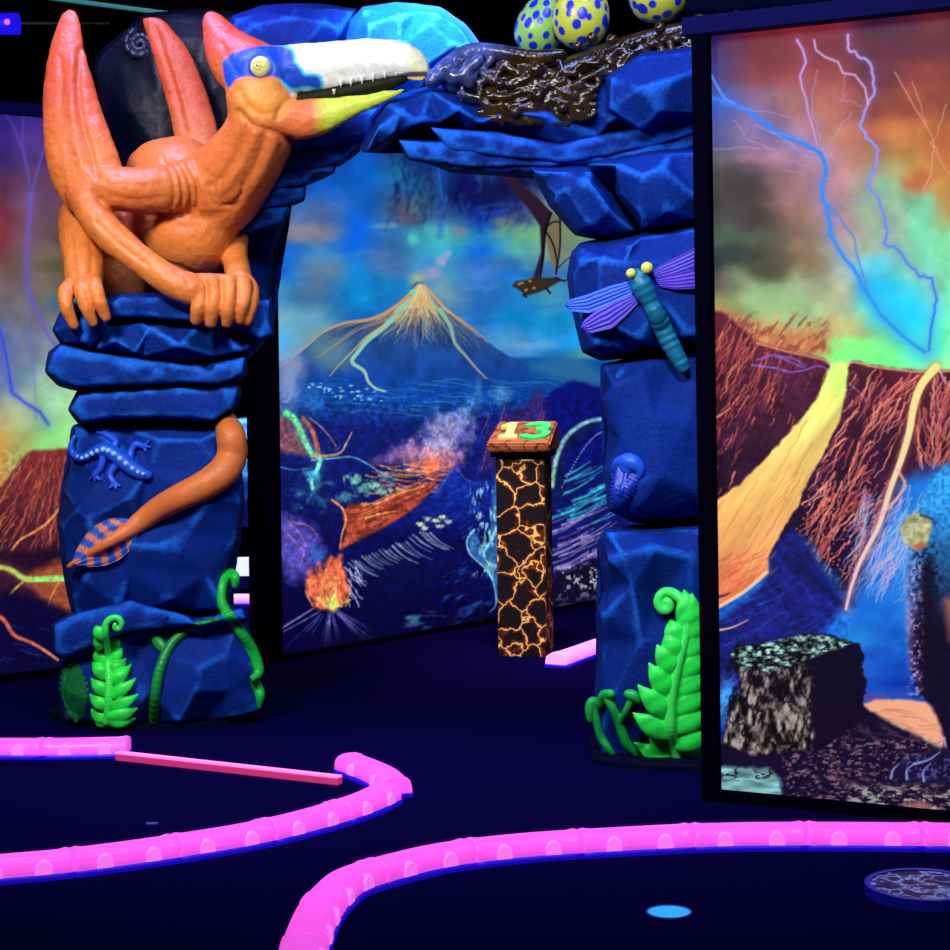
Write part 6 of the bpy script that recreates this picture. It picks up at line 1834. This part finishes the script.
# right fairway
c, s = path_pts([(290, 1010), (303, 965), (316, 930), (331, 909), (352, 893), (400, 878), (450, 867), (520, 858.5), (600, 853), (700, 848), (800, 846.5), (950, 847.5), (1040, 849)])
tot = s[-1]; n = 9
labs = ['nearest the bottom frame edge', 'second along from the near end', 'at the tight bend', 'just past the tight bend', 'fifth along from the near end', 'sixth along, behind the blue cup', 'seventh along, below the square boulder print', 'eighth along, beside the stone disc', 'farthest right, past the stone disc']
cuts = np.linspace(0, tot, n + 1)
for i in range(n):
    curb_segment(c, s, cuts[i], cuts[i + 1], 'pink lit curb segment of the right fairway, ' + labs[i], GR)
# one far segment behind the right pier, one more in the gap
c, s = path_pts([(556, 668), (600, 652), (650, 634)])
curb_segment(c, s, 0, s[-1], 'pale pink lit curb between the numbered post and the right pier', None, M_pale, False)
c, s = path_pts([(205, 606), (232, 605), (262, 605)])
curb_segment(c, s, 0, s[-1], 'thin violet lit curb far back in the gap right of the pterosaur pier', None, M_pale, False)

# ================================================================== cup, disc, mark
M_cup = mat('lit blue cup', (40, 150, 255), rough=.4, emit=(36, 150, 255), estr=.9)
M_cuprim = mat('cup rim', (30, 110, 220), rough=.4)
cb = G(669, 913)
cup = thing('hole_cup', 'glowing blue golf hole in the right fairway carpet', 'golf hole', cb)


def disc_mesh(name, c, r0, r1, z0, z1, n=48):
    bm = bmesh.new(); rings = []
    for (r, z) in ([(r1, z0), (r1, z1)] + ([(r0, z1), (r0, z0)] if r0 > 0 else [])):
        rings.append([bm.verts.new((c[0] + r * math.cos(a), c[1] + r * math.sin(a), z)) for a in np.linspace(0, 2 * math.pi, n, endpoint=False)])
    for k in range(len(rings) - 1):
        for i in range(n):
            j = (i + 1) % n; bm.faces.new([rings[k][i], rings[k][j], rings[k + 1][j], rings[k + 1][i]])
    if r0 > 0:
        for i in range(n):
            j = (i + 1) % n; bm.faces.new([rings[-1][i], rings[-1][j], rings[0][j], rings[0][i]])
    else:
        bm.faces.new(rings[-1]); bm.faces.new(rings[0][::-1])
    return mesh_bm(name, bm)


part('liner', disc_mesh('liner', cb, 0, .049, .0004, .0025), M_cup, cup)
part('rim', disc_mesh('rim', cb, .049, .053, .0004, .004), M_cuprim, cup)
M_disc = attr_voronoi('cracked stone disc top', 15.0, .03, (34, 30, 84), (176, 190, 250), (70, 70, 160), .35, 0.0)
db_ = G(925, 895)
dk = thing('stone_disc', 'round low disc with a cracked stone top and blue rim on the right fairway', 'disc', db_)
part('top', disc_mesh('top', db_, 0, .128, .016, .024), M_disc, dk, 'cracked violet stone pattern')
part('rim', disc_mesh('rim', db_, .128, .142, .0005, .027), mat('blue disc rim', (26, 40, 210), rough=.3, spec=.6), dk)
part('foot', disc_mesh('foot', db_, 0, .125, .0005, .016), M_frame, dk)
mb = G(152, 825)
single('tee_marker', bar_mesh('tee_marker', mb + Vector((-.017, 0, .004)), mb + Vector((.017, 0, .004)), .012, .007, .002), mat('blue marker', (70, 80, 200), rough=.4), 'tiny blue marker on the left fairway carpet', 'marker', mb)

# ================================================================== things behind and above
rs = rock_mesh('boulder', [(226, 425), (236, 418), (252, 416), (268, 420), (276, 450), (272, 500), (258, 528), (236, 526), (226, 500)], 10.6, .3, [(245, 440, .03), (240, 470, .05), (260, 480, .05), (245, 505, .02)], seed=71, inset=3, edge=.03, base=(16, 74, 214), ridge=(80, 160, 250))
bb = P(250, 600, 10.6); bb.z = 0
bo = thing('blue_boulder', 'blue boulder on a dark plinth far back in the gap beside the black mural post', 'boulder', bb)
part('rock', rs, M_rock, bo)
zt = P(250, 522, 10.6).z
part('plinth', box_mesh('plinth', (bb.x + .03, bb.y - .10, 0), (bb.x + .17, bb.y + .10, zt), .01), M_frame, bo)
lb = P(246, 572, 11.9); lb.z = 0
single('light_box', box_mesh('light_box', (lb.x - .06, 11.85, .003), (lb.x + .06, 11.97, .118), .004), mat('white lit box', (230, 230, 255), emit=(215, 220, 255), estr=.9), 'small white light box on the floor far back in the gap right of the pier', 'light box', lb)
# ceiling: blue lamp, rail, teal-lit beam, duct
p = P(3, 24, 9.2)
lp = thing('ceiling_lamp', 'small blue-violet lamp hung from the dark ceiling, top left', 'lamp', (p.x, p.y, ZC))
part('rod', bar_mesh('rod', (p.x, p.y, ZC), (p.x, p.y, p.z + .04), .02, .02, up=Vector((0, 1, 0))), M_frame, lp)
bm = bmesh.new(); bmesh.ops.create_cone(bm, segments=24, radius1=.055, radius2=.055, depth=.16, cap_ends=True)
bmesh.ops.rotate(bm, matrix=Matrix.Rotation(math.pi / 2, 3, 'Y'), verts=bm.verts); bmesh.ops.translate(bm, vec=p, verts=bm.verts)
part('lamp_body', mesh_bm('lamp_body', bm, True), mat('blue lamp glass', (20, 14, 220), emit=(30, 16, 235), estr=.9), lp, 'glowing blue tube')
M_bulb = mat('pink bulb', (255, 120, 255), emit=(255, 100, 255), estr=1.0)
for dx in (-.035, .035):
    bm = bmesh.new(); bmesh.ops.create_uvsphere(bm, u_segments=16, v_segments=8, radius=.016); bmesh.ops.translate(bm, vec=p + Vector((dx, -.05, 0)), verts=bm.verts)
    part('bulb', mesh_bm('bulb', bm, True), M_bulb, lp, 'small pink bulb')
a = P(14, 23.5, 9.6); b = P(110, 23.5, 9.6)
rail_o = thing('lighting_rail', 'thin grey rail hung under the dark ceiling behind the left wing', 'rail', (a + b) / 2)
part('rail', bar_mesh('rail', a, b, .012, .012), mat('grey rail', (60, 60, 80), rough=.5), rail_o)
part('hanger', bar_mesh('hanger', (a.x + .05, a.y, ZC), (a.x + .05, a.y, a.z), .01, .01, up=Vector((0, 1, 0))), M_frame, rail_o)
part('hanger', bar_mesh('hanger', (b.x - .05, b.y, ZC), (b.x - .05, b.y, b.z), .01, .01, up=Vector((0, 1, 0))), M_frame, rail_o)
a = P(20, -6, 8.6); b = P(196, 17, 8.6)
ls = thing('teal_lit_beam', 'long beam with a painted teal-lit edge crossing the dark ceiling at top left', 'truss beam', (a + b) / 2)
part('strip', bar_mesh('strip', a, b, .03, .016), mat('teal-lit beam edge', (20, 110, 120), emit=(24, 120, 128), estr=.7), ls)  # teal light on the beam edge painted in as emission
part('beam', bar_mesh('beam', a + Vector((0, .04, .06)), b + Vector((0, .04, .06)), .06, .10), M_frame, ls)
a = P(700, -14, 8.2); b = P(1040, -34, 7.6)
dc = single('air_duct', bar_mesh('air_duct', a, b, .5, .34, .02), mat('dark blue duct', (5, 10, 56), rough=.7, spec=0.05), 'dark blue air duct behind the top rail of the right mural', 'duct', (a + b) / 2)
# ================================================================== lamps, camera, view
def area(name, loc, aim, size, power, color, size_y=None, spread=None):
    l = bpy.data.lights.new(name, 'AREA'); l.energy = power; l.color = color; l.size = size
    if size_y: l.shape = 'RECTANGLE'; l.size_y = size_y
    if spread: l.spread = math.radians(spread)
    o = bpy.data.objects.new(name, l); COL.objects.link(o)
    o.location = loc; o.rotation_euler = (Vector(aim) - Vector(loc)).to_track_quat('-Z', 'Y').to_euler()
    return o


def spot(name, loc, aim, deg, power, color, blend=0.5, r=0.05):
    l = bpy.data.lights.new(name, 'SPOT'); l.energy = power; l.color = color; l.spot_size = math.radians(deg); l.spot_blend = blend; l.shadow_soft_size = r
    o = bpy.data.objects.new(name, l); COL.objects.link(o)
    o.location = loc; o.rotation_euler = (Vector(aim) - Vector(loc)).to_track_quat('-Z', 'Y').to_euler()
    return o


area('offscreen_light', (-1.9, 3.4, 3.3), (-1.0, 6.7, 1.4), 0.6, 46, (1.0, .95, .92), spread=100)  # neutral key light standing in for unseen blacklights
area('offscreen_light', (0.2, 3.2, 3.4), (0.75, 6.0, 1.0), 0.7, 27, (.85, .92, 1.0), spread=90)  # second neutral stand-in light, aimed at the right pier
area('offscreen_light', (-1.4, 6.3, 3.55), (-1.1, 6.8, 1.0), 0.5, 26, (.42, .40, 1.0), spread=120)
area('offscreen_light', (0.8, 5.6, 3.55), (0.8, 6.2, 1.0), 0.5, 13, (.3, .4, 1.0), spread=120)
spot('spotlight', (-.15, 5.9, 3.6), P(405, 40, 6.8), 34, 420, (.35, .85, 1.0), 0.9)
area('offscreen_light', (.1, 6.9, 3.5), (.25, 8.1, .6), 0.4, 22, (1.0, .95, .9), spread=70)  # lamp added to brighten the numbered post
area('offscreen_light', (-1.5, 9.6, 3.5), (-1.35, 10.5, .5), 0.3, 30, (.7, .8, 1.0), spread=60)  # lamp added to brighten the far blue boulder
w = bpy.data.worlds.new('dark room'); SC.world = w; w.use_nodes = True
w.node_tree.nodes['Background'].inputs[0].default_value = (0.05, 0.06, 0.25, 1); w.node_tree.nodes['Background'].inputs[1].default_value = 0.02

cam = bpy.data.cameras.new('camera'); co = bpy.data.objects.new('camera', cam); COL.objects.link(co)
cam.sensor_width = 36; cam.sensor_fit = 'HORIZONTAL'; cam.lens = 36 * F / 950.0
cam.shift_y = -(475.0 - HY) / 950.0
M = Matrix((RIGHT, UP, -FWD)).transposed().to_4x4(); M.translation = CAM
co.matrix_world = M; cam.clip_start = 0.05; cam.clip_end = 60
SC.camera = co
SC.view_settings.view_transform = 'Standard'; SC.view_settings.look = 'None'
SC.view_settings.exposure = 0.0; SC.view_settings.gamma = 1.0; SC.view_settings.use_curve_mapping = False
